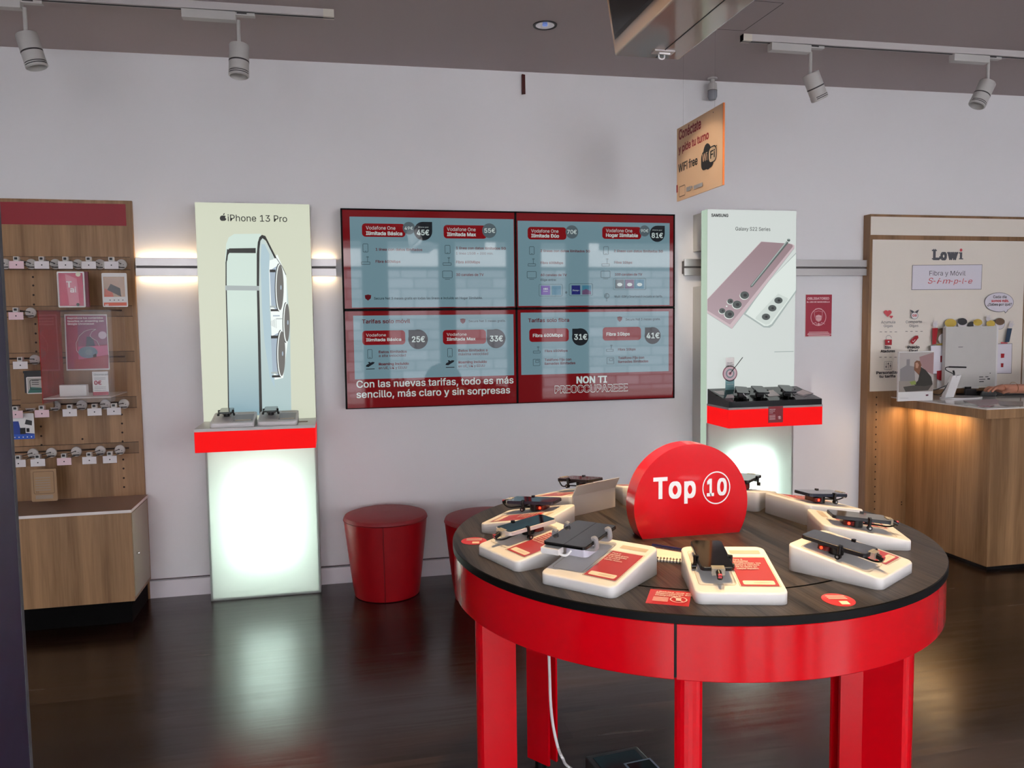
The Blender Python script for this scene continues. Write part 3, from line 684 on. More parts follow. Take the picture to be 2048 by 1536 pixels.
# red notice stuck on the front of the shelf
Y3 = 4.2995; pr = Print(Vector((hx0, Y3, zb)), (1, 0, 0), (0, 0, 1), px=True, base=0.0012).zoom(1380, 680, 5.119)
rn = mat('dark_red_sticker', '8a1420', 0.4); pk = mat('pink_print', 'e2b0b0', 0.5)
a, b = pr.P(800, 848); c, d = pr.P(952, 676); pr.mb.box(hx0+a, hx0+c, Y3-0.0012, Y3+0.0004, zb+b, zb+d, rn)
pr.textw('¿Sabías que estos', 810, 714, 0.0035, M_wht, bold=0.03); pr.textw('dispositivos son', 810, 731, 0.0035, M_wht, bold=0.03); pr.textw('maquetas?', 810, 749, 0.0035, M_wht, bold=0.03)
for k in range(5): pr.rect(810, 768+k*11, 872, 771+k*11, pk)
pr.ring(914, 794, 0.0105, 0.0014, pk); pr.rect(905, 780, 922, 806, pk, 0.002); pr.line([(898, 780), (930, 808)], 0.0014, pk)
tag(pr.mb.build('notice_sticker', at=Vector((hx0+(a+c)/2, Y3, zb+b))), 'small dark red notice stuck on the front of the glowing red shelf', 'sticker')
# target shaped card
q = onY(1460, 775, 4.545); C = Vector((q.x, 4.545, onY(1460, 777, 4.545).z)); tc = thing('target_card', 'card shaped like an archery target standing on the sloping black shelf', 'sign card', C)
zc = onY(1460, 747, 4.545).z; cx = onY(1460, 747, 4.545).x; m = MB(); Mx = Matrix(((1, 0, 0, cx), (0, 0, 1, 4.545), (0, 1, 0, 0), (0, 0, 0, 1)))
m.box(cx-0.030, cx+0.030, 4.545, 4.547, C.z-0.012, zc, mat('card_teal', '74a0a2', 0.5)); m.box(cx-0.028, cx+0.028, 4.545, 4.547, zc+0.03, onY(1460, 715, 4.545).z, M_wht)
m.add([(cx+x, 4.545, zc+y) for x, y in circ(0.049, 40)]+[(cx+x, 4.547, zc+y) for x, y in circ(0.049, 40)], [tuple(range(40))[::-1], tuple(range(40, 80))]+[(i, (i+1) % 40, 40+(i+1) % 40, 40+i) for i in range(40)], mat('card_rose', 'a5626f', 0.5)); m.build('card', tc, C)
pr = Print(Vector((cx, 4.545, zc)), (1, 0, 0), (0, 0, 1))
pr.disc(0, 0, 0.043, mat('card_pale', 'e6c9cf', 0.5)); pr.disc(0, 0, 0.029, mat('card_grey', '8a9a9c', 0.5)); pr.disc(0, 0, 0.020, mat('card_pale', 'e6c9cf', 0.5)); pr.disc(0, 0, 0.009, mat('card_rose', 'a5626f', 0.5))
pr.textw('GALAXY', -0.022, 0.062, 0.007, M_grey, bold=0.02); pr.textw('S22 SERIES', -0.022, 0.050, 0.006, M_grey, bold=0.02); pr.rect(-0.024, -0.068, 0.024, -0.0665, M_wht); pr.mb.build('print', tc, C)
m = MB(); m.cyl((cx, 4.542, zc), (cx+0.072, 4.52, zc+0.1), 0.0022, M_ink, 8); m.build('pen_arrow', tc, C)
# ================================================================== video wall
SXA, SXB = 0.0562, 2.0962; SZA, SZB = 1.0448, 2.1948; YS = WALL-0.08
scr_b = emis('screen_blue', '7d9fab', 0.62, 0.03, 0.5); scr_r = emis('screen_red', '7c0810', 0.62, 0.03); scr_pill = emis('screen_pill', '870912', 0.65, 0.03); scr_w = emis('screen_white', 'c4d2d0', 0.75, 0.03)
scr_dk = emis('screen_ink', '1b2026', 0.7, 0.03); scr_g = emis('screen_grey', '4d5a60', 0.9, 0.03); scr_t = emis('screen_red_text', '64101a', 0.6, 0.03); scr_v = emis('screen_violet', '5a3f8c', 0.9, 0.03); scr_n = emis('screen_navy', '1f2464', 0.9, 0.03); scr_te = emis('screen_teal', '3a6f85', 0.9, 0.03); scr_p = emis('screen_plum', '5a4562', 0.9, 0.03)
Z6 = (670, 400, 5.535); Z7 = (1020, 400, 5.851); Z8 = (670, 600, 2.9257)
def monitor(ix, iz, label):
    x0 = SXA+(SXB-SXA)/2*ix+0.0006; x1 = x0+(SXB-SXA)/2-0.0012; z0 = SZA+(SZB-SZA)/2*iz+0.0006; z1 = z0+(SZB-SZA)/2-0.0012
    C = Vector(((x0+x1)/2, YS, z0)); t = thing('wall_screen', label, 'screen', C, 0, 'four screens of the video wall')
    m = MB(); m.box(x0, x1, YS, WALL-0.002, z0, z1, M_black); m.build('housing', t, C)
    bl = 0.010 if ix == 0 else 0.006; br = 0.006 if ix == 0 else 0.010
    m = MB()
    for b in ((x0, x0+bl, z0, z1), (x1-br, x1, z0, z1), (x0, x1, z0, z0+0.005), (x0, x1, z1-0.009, z1)): m.box(b[0], b[1], YS-0.003, YS, b[2], b[3], mat('bezel_black', '040404', 0.6, spec=0.15))
    m.build('bezel', t, C)
    pr = Print(Vector((x0, YS, z0)), (1, 0, 0), (0, 0, 1), px=True, step=0.00012, base=0.0001)
    pr.mb.box(x0+bl, x1-br, YS-0.0002, YS, z0+0.005, z1-0.009, scr_r)
    return t, C, pr
def pill(pr, x0, y0, x1, y1, l1, l2, xe, r=0.02):
    pr.rect(x0, y0, x1, y1, scr_pill, r)
def drop(pr, x, y, r, m, x1, y0):
    pr.disc(x, y, r, m); a, b = pr.P(x, y); pr.raw([(a, b), (a+r*x1, b), (a+r*x1, b+r), (a, b+r)], m)
def phone_i(pr, x, y, w, h): pr.frame(x-w, y-h, x+w, y+h, 0.0022, scr_dk, 0.006); pr.rect(x-w*0.3, y+h*0.72, x+w*0.3, y+h*0.8, scr_dk)
def router_i(pr, x, y, w, h):
    pr.frame(x-w, y, x+w, y+h*0.5, 0.0022, scr_dk, 0.003); pr.line([(x+w*0.4, y), (x+w*0.4, y-h*0.7)], 0.002, scr_dk)
    a, b = pr.P(x+w*0.4, y-h*0.75); k = 0.007+0*w
    for q in (1, 1.7): pr.band(circ(k*q, 10, a, b, 35, 145), circ(k*q-0.0018, 10, a, b, 35, 145), scr_dk) if False else pr.poly([], scr_dk) if False else arc(pr, a, b-0.004, k*q*0.9)
def arc(pr, a, b, r):
    z = pr.lay(); po = circ(r, 8, a, b, 40, 140); pi = circ(r-0.002, 8, a, b, 40, 140); n = len(po)
    pr.mb.add([pr.w(x, y, z) for x, y in po+pi], [(i, i+1, n+i+1, n+i) for i in range(n-1)], scr_dk)
def tv_i(pr, x, y, w, h): pr.frame(x-w, y-h, x+w, y+h*0.75, 0.0022, scr_dk, 0.006); pr.rect(x-w*0.5, y+h, x+w*0.5, y+h*1.08, scr_dk)
def shield(pr, x, y, w, h): pr.poly([(x-w, y-h*0.75), (x, y-h), (x+w, y-h*0.75), (x+w*0.85, y+h*0.3), (x, y+h), (x-w*0.85, y+h*0.3)], scr_t)
# top left
for mm_ in (scr_b, scr_r, scr_pill, scr_w, scr_dk, scr_g, scr_t, scr_v, scr_n, scr_te, scr_p): mm_.node_tree.nodes['Principled BSDF'].inputs['Specular IOR Level'].default_value = 0.3
t, C, pr = monitor(0, 1, 'upper screen of the video wall beside the tall phone lightbox'); pr.zoom(*Z6)
pr.rect(160, 183, 1988, 1178, scr_b)
pr.rect(296, 258, 780, 412, scr_pill, 0.02); pr.disc(818, 312, 0.036, scr_g); pr.text('49€', 770, 328, 862, scr_w, h=34, bold=0.01)
drop(pr, 975, 345, 0.0535, scr_dk, 1, 1); pr.text('Ahora por', 918, 306, 1036, scr_w, h=13); pr.text('45€', 906, 388, 1042, scr_w, h=58, bold=0.02)
pr.text('Vodafone One', 343, 326, 668, scr_w, h=38); pr.text('Ilimitada Básica', 343, 386, 745, scr_w, h=38, bold=0.025)
pr.rect(1200, 276, 1680, 430, scr_pill, 0.02); pr.disc(1708, 340, 0.043, scr_g); pr.text('55€', 1652, 362, 1772, scr_w, h=48, bold=0.015)
pr.text('Vodafone One', 1240, 342, 1556, scr_w, h=38); pr.text('Ilimitada Max', 1240, 398, 1560, scr_w, h=38, bold=0.025)
phone_i(pr, 337, 531, 31, 48); pr.text('1 línea con datos ilimitados', 450, 560, 966, scr_t, h=27, bold=0.02)
router_i(pr, 340, 684, 50, 62); pr.text('Fibra 600Mbps', 450, 694, 724, scr_t, h=27, bold=0.02)
phone_i(pr, 1245, 548, 31, 48); pr.text('1 línea con datos ilimitados 5G', 1340, 545, 1890, scr_t, h=27, bold=0.02); pr.text('1 línea 15GB + 200 min.', 1340, 602, 1750, scr_t, h=25)
router_i(pr, 1240, 694, 48, 62); pr.text('Fibra 600Mbps', 1340, 700, 1604, scr_t, h=27, bold=0.02)
tv_i(pr, 1243, 830, 56, 46); pr.text('30 canales de TV', 1340, 840, 1645, scr_t, h=27, bold=0.02)
shield(pr, 365, 1080, 36, 34); pr.text('Secure Net 3 meses gratis en todas las líneas e incluido en Hogar Ilimitable.', 432, 1102, 1632, scr_dk, h=25, bold=0.01)
pr.mb.build('display', t, C)
# top right
t, C, pr = monitor(1, 1, 'upper screen of the video wall beside the mauve phone lightbox'); pr.zoom(*Z7)
pr.rect(88, 242, 1866, 1228, scr_b)
pr.rect(205, 314, 660, 466, scr_pill, 0.02); pr.disc(724, 374, 0.04, scr_g); pr.text('70€', 668, 396, 780, scr_w, h=46, bold=0.015)
pr.text('Vodafone One', 248, 380, 566, scr_w, h=38); pr.text('Ilimitada Dúo', 248, 436, 574, scr_w, h=38, bold=0.025)
pr.rect(1078, 310, 1535, 460, scr_pill, 0.02); pr.disc(1574, 362, 0.034, scr_g); pr.text('90€', 1530, 376, 1618, scr_w, h=34, bold=0.01)
drop(pr, 1722, 396, 0.05, scr_dk, 1, 1); pr.text('Ahora por', 1664, 358, 1780, scr_w, h=13); pr.text('81€', 1656, 442, 1788, scr_w, h=56, bold=0.02)
pr.text('Vodafone One', 1122, 376, 1430, scr_w, h=38); pr.text('Hogar Ilimitable', 1122, 430, 1496, scr_w, h=38, bold=0.025)
phone_i(pr, 254, 592, 30, 48); pr.text('2 líneas con datos ilimitados 5G', 356, 608, 936, scr_t, h=27, bold=0.02)
router_i(pr, 254, 744, 46, 62); pr.text('Fibra 600Mbps', 358, 748, 622, scr_t, h=27, bold=0.02)
tv_i(pr, 252, 880, 56, 46); pr.text('60 canales de TV', 358, 890, 662, scr_t, h=27, bold=0.02); pr.text('Elige entre:', 358, 946, 540, scr_dk, h=24, bold=0.01)
pr.frame(336, 984, 614, 1126, 0.0015, scr_dk, 0.01); pr.rect(362, 1002, 468, 1110, scr_v); pr.rect(490, 1004, 594, 1110, scr_te); pr.text('HBO', 390, 1050, 442, scr_w, h=20, bold=0.02); pr.text('max', 390, 1075, 442, scr_w, h=16)
pr.text('o', 646, 1092, 666, scr_dk, h=26, bold=0.02)
pr.frame(688, 978, 968, 1120, 0.0015, scr_dk, 0.01); pr.rect(718, 1000, 820, 1106, scr_n); pr.rect(842, 1000, 946, 1106, scr_te); pr.text('Disney+', 732, 1066, 808, scr_w, h=17); pr.poly([(842, 1060), (890, 1040), (946, 1070), (946, 1106), (842, 1106)], scr_p)
phone_i(pr, 1122, 592, 30, 48); pr.text('2 líneas con datos ilimitados 5G', 1216, 610, 1786, scr_t, h=27, bold=0.02)
router_i(pr, 1118, 744, 46, 62); pr.text('Fibra 1Gbps', 1222, 744, 1426, scr_t, h=27, bold=0.02)
tv_i(pr, 1116, 876, 56, 46); pr.text('100 canales de TV', 1226, 884, 1544, scr_t, h=27, bold=0.02)
pr.frame(1206, 914, 1588, 1052, 0.0015, scr_dk, 0.01)
for k, mm in enumerate((scr_g, scr_p, scr_te)): pr.rect(1228+k*116, 932, 1330+k*116, 1036, mm); pr.ell(1280+k*116, 990, 30, 20, scr_w)
pr.ring(1130, 1122, 0.0155, 0.0025, scr_dk); pr.line([(1130, 1120), (1130, 1185)], 0.0025, scr_dk); pr.line([(1110, 1130), (1130, 1100)], 0.0025, scr_dk)
pr.text('Multi-SIM y Smartwatch incluido en tarifa.', 1222, 1142, 1780, scr_dk, h=24, bold=0.01)
pr.mb.build('display', t, C)
# bottom left
def plane_i(pr, x, y):
    pr.poly([(x-26, y+8), (x-22, y-2), (x+12, y-20), (x+26, y-18), (x+22, y-10), (x-10, y+10)], scr_dk); pr.poly([(x-14, y-18), (x-4, y-20), (x+14, y-6), (x, y-2)], scr_dk); pr.rect(x-24, y+20, x+26, y+23, scr_dk)
t, C, pr = monitor(0, 0, 'lower screen of the video wall beside the tall phone lightbox'); pr.zoom(*Z8)
pr.rect(106, 92, 1048, 440, scr_b)
pr.text('Tarifas solo móvil', 158, 137, 440, scr_t, h=22, bold=0.02); shield(pr, 748, 124, 16, 16); pr.text('Secure Net 3 meses gratis.', 782, 130, 998, scr_dk, h=13, bold=0.01)
for x, y, l2, cx, price in ((158, 180, 'Ilimitada Básica', 486, '25€'), (630, 176, 'Ilimitada Max', 942, '33€')):
    pr.rect(x, y, x+254, y+80, scr_pill, 0.02); pr.text('Vodafone', x+24, y+34, x+140, scr_w, h=16); pr.text(l2, x+24, y+62, x+(230 if 'B' in l2 else 192), scr_w, h=17, bold=0.02)
    pr.disc(cx, y+50, 0.0575, scr_dk); a, b = pr.P(cx, y+50); pr.raw([(a, b), (a-0.055, b), (a-0.055, b+0.055), (a, b+0.055)], scr_dk); pr.text(price, cx-36, y+66, cx+40, scr_w, h=32, bold=0.02)
phone_i(pr, 204, 316, 15, 27); pr.text('Datos ilimitados', 256, 311, 420, scr_t, h=14, bold=0.02); pr.text('a alta velocidad', 256, 333, 414, scr_t, h=14, bold=0.01)
plane_i(pr, 206, 382); pr.text('Roaming incluido', 256, 382, 432, scr_t, h=14, bold=0.03); pr.text('en UE, UK y EEUU', 256, 405, 420, scr_t, h=14, bold=0.01)
phone_i(pr, 672, 308, 15, 26); pr.text('Datos ilimitados a', 722, 303, 892, scr_t, h=14, bold=0.02); pr.text('máxima velocidad', 722, 324, 896, scr_t, h=14, bold=0.01)
plane_i(pr, 672, 372); pr.text('Roaming incluido', 722, 371, 888, scr_t, h=14, bold=0.03); pr.text('en UE, UK y EEUU', 722, 394, 876, scr_t, h=14, bold=0.01)
pr.text('Con las nuevas tarifas, todo es más', 126, 513, 1044, scr_w, h=40, bold=0.012); pr.text('sencillo, más claro y sin sorpresas', 126, 573, 1024, scr_w, h=40, bold=0.012)
pr.mb.build('display', t, C)
# bottom right
t, C, pr = monitor(1, 0, 'lower screen of the video wall beside the mauve phone lightbox'); pr.zoom(*Z8)
pr.rect(1086, 74, 1952, 416, scr_b)
pr.text('Tarifas solo fibra', 1130, 130, 1370, scr_t, h=21, bold=0.02); shield(pr, 1666, 112, 15, 16); pr.text('Secure Net 3 meses gratis.', 1700, 120, 1904, scr_dk, h=13, bold=0.01)
for x, y, l, cx, price, w_ in ((1136, 168, 'Fibra 600Mbps', 1435, '31€', 232), (1566, 160, 'Fibra 1Gbps', 1858, '41€', 224)):
    pr.rect(x, y, x+w_, y+74, scr_pill, 0.02); pr.text(l, x+22, y+49, x+22+(174 if '6' in l else 136), scr_w, h=18, bold=0.02)
    pr.disc(cx, y+48, 0.053, scr_dk); a, b = pr.P(cx, y+48); pr.raw([(a, b), (a-0.051, b), (a-0.051, b+0.051), (a, b+0.051)], scr_dk); pr.text(price, cx-36, y+64, cx+40, scr_w, h=31, bold=0.02)
router_i(pr, 1180, 298, 21, 26); pr.text('Fibra 600Mbps', 1228, 305, 1360, scr_t, h=13, bold=0.02); pr.frame(1158, 346, 1200, 384, 0.002, scr_dk, 0.004); pr.frame(1172, 352, 1194, 366, 0.002, scr_dk, 0.003); pr.text('Teléfono Fijo con', 1226, 357, 1382, scr_t, h=14, bold=0.02); pr.text('llamadas ilimitadas', 1226, 379, 1406, scr_t, h=14, bold=0.02)
router_i(pr, 1608, 288, 21, 26); pr.text('Fibra 1Gbps', 1656, 296, 1758, scr_t, h=13, bold=0.02); pr.frame(1590, 336, 1632, 374, 0.002, scr_dk, 0.004); pr.frame(1604, 342, 1626, 356, 0.002, scr_dk, 0.003); pr.text('Teléfono Fijo con', 1656, 346, 1808, scr_t, h=14, bold=0.02); pr.text('llamadas ilimitadas', 1656, 368, 1832, scr_t, h=14, bold=0.02)
pr.text('NON TI', 1412, 487, 1590, scr_w, h=38, bold=0.03)
pr.text('PREOCCUPAREEE', 1284, 545, 1712, scr_w, h=42, bold=0.028); pr.text('PREOCCUPAREEE', 1286, 543, 1710, scr_r, h=38, bold=0.006)
pr.mb.build('display', t, C)
# ================================================================== mask poster
pr = Print(Vector((2.9, WALL-0.003, 1.4)), (1, 0, 0), (0, 0, 1), px=True, base=0.0006).zoom(1340, 380, 3.84)
a, b = pr.P(1036, 1135); c, d = pr.P(1243, 798); C = Vector((2.9+(a+c)/2, WALL, 1.4+b))
m = MB(); m.box(2.9+a, 2.9+c, WALL-0.003, WALL-0.0002, 1.4+b, 1.4+d, M_paper); tp = thing('mask_poster', 'red poster with a white masked face stuck on the pale wall', 'poster', C); m.build('sheet', tp, C)
mr = mat('poster_red', 'a8273c', 0.45); mp_ = mat('poster_pink', 'e5b7bb', 0.5)
pr.rect(1043, 804, 1238, 1122, mr); pr.text('OBLIGATORIO', 1054, 842, 1222, mp_, h=17, bold=0.04); pr.text('EL USO DE MASCARILLA', 1050, 866, 1226, mp_, h=11, bold=0.04)
pr.ring(1139, 977, 0.058, 0.0042, mp_)
pr.line([(1108, 950), (1106, 925), (1118, 912), (1140, 908), (1162, 912), (1172, 925), (1168, 950), (1166, 975), (1158, 1000), (1140, 1012), (1122, 1000), (1112, 975), (1108, 950)], 0.0022, mp_)
pr.line([(1112, 936), (1140, 928), (1168, 936)], 0.002, mp_); pr.poly([(1118, 966), (1140, 958), (1162, 966), (1158, 998), (1140, 1008), (1122, 998)], mp_); pr.line([(1122, 980), (1158, 980)], 0.0016, mr); pr.line([(1124, 990), (1156, 990)], 0.0016, mr)
pr.line([(1092, 1030), (1118, 1016), (1126, 1034), (1140, 1022), (1154, 1034), (1162, 1016), (1186, 1030)], 0.0025, mp_); pr.rect(1134, 1026, 1146, 1042, mp_)
for k, (x0_, x1_) in enumerate(((1064, 1212), (1056, 1220), (1052, 1236), (1060, 1224))): pr.rect(x0_, 1090+k*9, x1_, 1092+k*9, mp_)
pr.mb.build('printed_picture', tp, C)
# ================================================================== wooden accessory wall unit
YB = 4.77; BX = -1.055; BL = -2.35
C = Vector((-1.7, 4.6, 0)); wu = thing('wall_unit', 'oak wall unit with red header band, slotted bars and low cabinet', 'wall unit', C)
bz = onY(263, 401.5, YB).z
m = MB(); m.box(BL, BX, YB, WALL-0.001, 0.0, bz, M_oak); m.build('back_panel', wu, C, bevel=0.002)
m = MB(); m.box(BL, onY(252, 430, YB).x, YB-0.004, YB, onY(200, 451, YB).z, onY(200, 407.5, YB).z, mat('red_header', '93202c', 0.5)); m.build('header_band', wu, C)
M_slot = mat('slot_shadow', '2a1b10', 0.8)
rows = []
for k, (yt, yb_, ys, xe) in enumerate(((515, 539, 526, 252), (612, 632, 621, 256), (703, 723, 713, 262), (794, 815, 804.5, 266), (885, 906, 896, 270))):
    zt, zb, zs = onY(250, yt, YB).z, onY(250, yb_, YB).z, onY(250, ys, YB).z; rows.append(zs)
    m = MB(); m.box(BL, BX-0.022, YB-0.004, YB, zb, zt, M_oakd); m.box(BL, onY(xe, ys, YB).x-0.03, YB-0.0043, YB-0.0039, zs-0.0045, zs+0.0045, M_slot)
    m.box(BL, BX-0.022, YB-0.001, YB-0.0005, zb-0.003, zb, M_slot); m.box(BL, BX-0.022, YB-0.001, YB-0.0005, zt, zt+0.0025, M_slot); m.build('slotted_bar', wu, C)
m = MB()
for px, ys in ((66, (554, 571, 590)), (68, (609,)), (71, (648, 667, 685, 703)), (82, (853, 872, 890)), (243.5, (829, 847, 865, 883)), (246.5, (919, 937, 956, 974)), (165, (878,))):
    for i, y in enumerate(ys):
        q = onY(px+i*0.6, y, YB); lit = px == 66
        m.add([(q.x+a, YB-0.0008, q.z+b) for a, b in circ(0.0055, 12)], [tuple(range(12))[::-1] if False else tuple(range(12))], M_slot)
m.build('peg_holes', wu, C)
CX, CYF, CZ0, CZ1 = -1.045, 4.39, 0.117, 0.583
m = MB(); m.box(BL, CX, CYF, YB-0.001, CZ0, CZ1, M_oak); m.build('cabinet_body', wu, C, bevel=0.0015)
m = MB(); m.box(BL, CX-0.02, CYF+0.02, YB-0.001, 0, CZ0, mat('plinth_black', '070606', 0.8, spec=0.1)); m.build('plinth', wu, C)
m = MB(); m.box(BL, CX+0.004, CYF-0.006, YB-0.001, CZ1, CZ1+0.0145, mat('shelf_edge_white', 'e8e0da', 0.4)); m.box(BL, CX+0.003, CYF-0.005, YB-0.001, CZ1+0.0145, CZ1+0.0152, mat('shelf_taupe', '8e7869', 0.35)); m.build('shelf', wu, C)
m = MB(); m.box(CX, CX+0.003, CYF+0.012, YB-0.03, CZ0+0.02, CZ1-0.006, mat('side_door_grey', '9c9076', 0.3)); dr = m.build('door', wu, C)
q = onX(272, 1106, CX); m = MB(); m.cyl((CX+0.003-C.x, q.y-C.y, q.z), (CX+0.018-C.x, q.y-C.y, q.z), 0.007, M_chrome, 14); m.build('knob', dr)
# --- display hooks
M_disc = mat('hook_disc', 'cfcbc6', 0.35); M_tagw = mat('price_tag_white', 'e2dcdc', 0.45); M_tagp = mat('price_tag_pink', 'e6c6cb', 0.45); M_hd = mat('hook_metal', '2e2b2c', 0.35, metal=0.6)
LA = 0.205
def hook():
    t = thing('display_hook', 'x', 'hook', (0, 0, 0), 0, 'display hooks on the oak wall unit')
    m = MB(); Mx = Matrix.Rotation(math.radians(90), 4, 'X'); m.lathe([(0.0, 0.012), (0.018, 0.0115), (0.026, 0.008), (0.0275, 0.003), (0.0275, 0.0)], M_disc, 24, Mx); m.box(-0.016, 0.016, -0.0125, -0.009, -0.0195, -0.0145, M_dark); m.cyl((0.011, -0.0115, -0.003), (0.011, -0.013, -0.003), 0.002, M_dark, 8); m.build('disc', t)
    m = MB(); m.cyl((-0.002, -0.01, 0.004), (-0.002, -LA, 0.012), 0.0022, M_hd, 8); m.cyl((-0.004, -0.012, 0.001), (-0.002, -0.012, 0.006), 0.004, M_hd, 8); m.build('upper_rod', t)
    m = MB(); m.cyl((0, -0.01, -0.018), (0, -LA+0.02, -0.013), 0.0022, M_hd, 8); m.build('lower_rod', t)
    m = MB(); m.box(-0.012, 0.012, -LA-0.012, -LA+0.012, 0.0, 0.022, M_disc); m.box(-0.007, 0.007, -LA-0.0135, -LA-0.012, 0.006, 0.018, M_dark); m.box(-0.036, 0.036, -LA-0.006, -LA-0.004, -0.042, 0.001, M_clear); m.build('tag_holder', t)
    m = MB(); m.box(-0.034, 0.034, -LA-0.008, -LA-0.0065, -0.039, -0.001, M_tagw); m.add([(a, -LA-0.0083, b-0.02) for a, b in circ(0.0035, 10)], [tuple(range(10))], M_hd); m.build('price_tag', t)
    return t
h0 = hook(); hooks = []; first = True
ordn = ['first', 'second', 'third', 'fourth', 'fifth']; rown = ['top', 'second', 'third', 'fourth', 'lowest']
HX = [(12, 64, 112, 157, 201, 244), (63,), (71,), (62, 112, 165, 212, 249), (67, 104, 154, 202, 241)]
for r, xs in enumerate(HX):
    for k, px in enumerate(xs):
        ypx = (534, 632, 722, 818, 908)[r]; q = onY(px, ypx, YB); z = rows[r]-0.008
        hk = h0 if first else copy_tree(h0); first = False
        hk.location = (q.x, YB-0.004, z)
        pinkish = (r, k) in ((0, 1), (1, 0), (3, 0), (3, 1), (4, 2))
        if pinkish:
            for ch in [o for o in bpy.data.objects if o.parent == hk and o.name.startswith('price_tag')]:
                ch.data = ch.data.copy(); ch.data.materials[0] = M_tagp
        hk['label'] = ('%s hook from the dark jamb in the %s row of the oak wall unit' % (ordn[k-(r == 0)], rown[r])) if (r, k) != (0, 0) and len(xs) > 1 else ('hook half hidden by the dark jamb in the top row' if r == 0 else 'single hook in the %s row beside the acrylic case' % rown[r])
        hooks.append((r, k, q.x, z))
def hx(r, k): return [h for h in hooks if h[0] == r and h[1] == k][0]
# --- packs hanging on the hooks
def pack(name, label, cat, x0, y0, x1, y1, Y, draw, th=0.012, back=None, tab=True, group=None):
    p, q = onY(x0, y1, Y), onY(x1, y0, Y); C = Vector(((p.x+q.x)/2, Y, p.z)); t = thing(name, label, cat, C, 0, group)
    w, h = q.x-p.x, q.z-p.z
    m = MB(); m.prism([(a, b) for a, b in rrect(w, h, 0.006)], 0, 0.0015, back or M_paper, Matrix(((1, 0, 0, 0), (0, 0, 1, 0), (0, 1, 0, h/2), (0, 0, 0, 1)))); m.build('card', t)
    pr = Print((-w/2, -0.0006, 0), (1, 0, 0), (0, 0, 1)); draw(pr, w, h); pr.mb.build('print', t)
    return t, w, h
M_pink = mat('magenta_card', 'c01550', 0.35); M_rose = mat('rose_foil', 'd9788f', 0.2, coat=0.5)
M_blister = glassy('blister_film', 'ffffff', 0.16, 0.08)
def d1(pr, w, h):
    pr.raw([(0.008, 0.008), (w-0.008, 0.008), (w-0.008, h-0.008), (0.008, h-0.008)], M_pink); pr.raw([(w*0.40, 0.012), (w*0.78, 0.012), (w*0.72, h*0.8), (w*0.3, h-0.012)], M_rose)
    pr.textw('T', w*0.33, h*0.56, 0.03, M_wht, bold=0.03); pr.textw('ai', w*0.46, h*0.42, 0.028, M_wht, bold=0.02); pr.disc(w*0.78, h*0.92, 0.012, mat('cream_seal', 'e3dcc0', 0.5)); pr.disc(w*0.72, h*0.08, 0.008, M_ink)
t, w, h = pack('blister_pack', 'magenta phone case pack hanging from the top row of hooks', 'phone case', 117, 543, 168, 615, 4.60, d1, group='packs hanging on the oak wall unit')
m = MB(); m.prism(rrect(w*0.9, h*0.9, 0.008), 0, 0.012, M_blister, Matrix(((1, 0, 0, 0), (0, 0, -1, 0), (0, 1, 0, h/2), (0, 0, 0, 1)))); m.build('blister', t)
m = MB(); m.box(-w/2+0.004, w/2+0.016, 0.004, 0.02, 0.002, h, mat('dark_rose_card', '6d1730', 0.4)); m.build('second_card', t)
def d2(pr, w, h):
    pr.raw([(0.008, h*0.3), (w-0.012, h*0.3), (w-0.012, h-0.02), (0.008, h-0.02)], mat('photo_tan', 'b9977c', 0.3)); pr.raw([(0.01, h*0.3), (w*0.45, h*0.3), (w*0.4, h*0.45), (0.012, h*0.55)], mat('orange_print', 'cf5b3f', 0.4)); pr.raw([(w*0.2, h*0.5), (w*0.75, h*0.3), (w*0.72, h*0.55), (w*0.35, h*0.68)], M_dark)
    pr.raw([(0.006, 0.006), (w-0.006, 0.006), (w-0.006, h*0.13), (0.006, h*0.13)], mat('orange_print', 'cf5b3f', 0.4)); pr.textw('60', 0.012, h*0.03, 0.01, M_wht, bold=0.02); 
    for k in range(4): pr.disc(w*(0.3+0.17*k), h*0.2, 0.0035, M_grey)
t, w, h = pack('blister_pack', 'white accessory pack with orange stripe hanging near the end of the top row', 'accessory pack', 206, 546, 253, 614, 4.60, d2, group='packs hanging on the oak wall unit')
m = MB(); m.prism(rrect(w*0.75, h*0.55, 0.01), 0, 0.014, M_blister, Matrix(((1, 0, 0, 0), (0, 0, -1, 0), (0, 1, 0, h*0.6), (0, 0, 0, 1)))); m.build('blister', t)
def d3(pr, w, h):
    pr.raw([(0.005, 0.005), (w-0.005, 0.005), (w-0.005, h-0.006), (0.005, h-0.006)], mat('pack_grey', 'b4b2aa', 0.3)); pr.raw([(0.005, 0.005), (w-0.005, 0.005), (w-0.03, h*0.35), (0.02, h*0.4)], mat('pack_teal', '2e6a5f', 0.4)); pr.frame(0.016, h*0.25, w-0.016, h-0.014, 0.003, M_dark, 0.01)
    for k in range(3): pr.raw([(0.026, h*0.8-k*0.01), (w*0.6, h*0.8-k*0.01), (w*0.6, h*0.8-k*0.01-0.003), (0.026, h*0.8-k*0.01-0.003)], M_dark)
pack('screen_protector_pack', 'silver screen protector pack with teal print beside the acrylic case', 'screen protector', 54, 753, 94, 788, 4.585, d3, group='packs hanging on the oak wall unit')
m = MB(); a = onY(50, 786, 4.61); b = onY(96, 741, 4.61); m.box(a.x, b.x, 4.61, 4.625, a.z, b.z, M_dark); m.box(a.x-0.002, b.x+0.002, 4.605, 4.628, b.z-0.012, b.z, M_black)
tag(m.build('phone_case_pack', at=Vector((a.x, 4.62, a.z))), 'black topped phone case pack behind the silver screen protector pack', 'phone case', 'packs hanging on the oak wall unit')
M_kraft = mat('kraft_brown', '8b6b4c', 0.6)
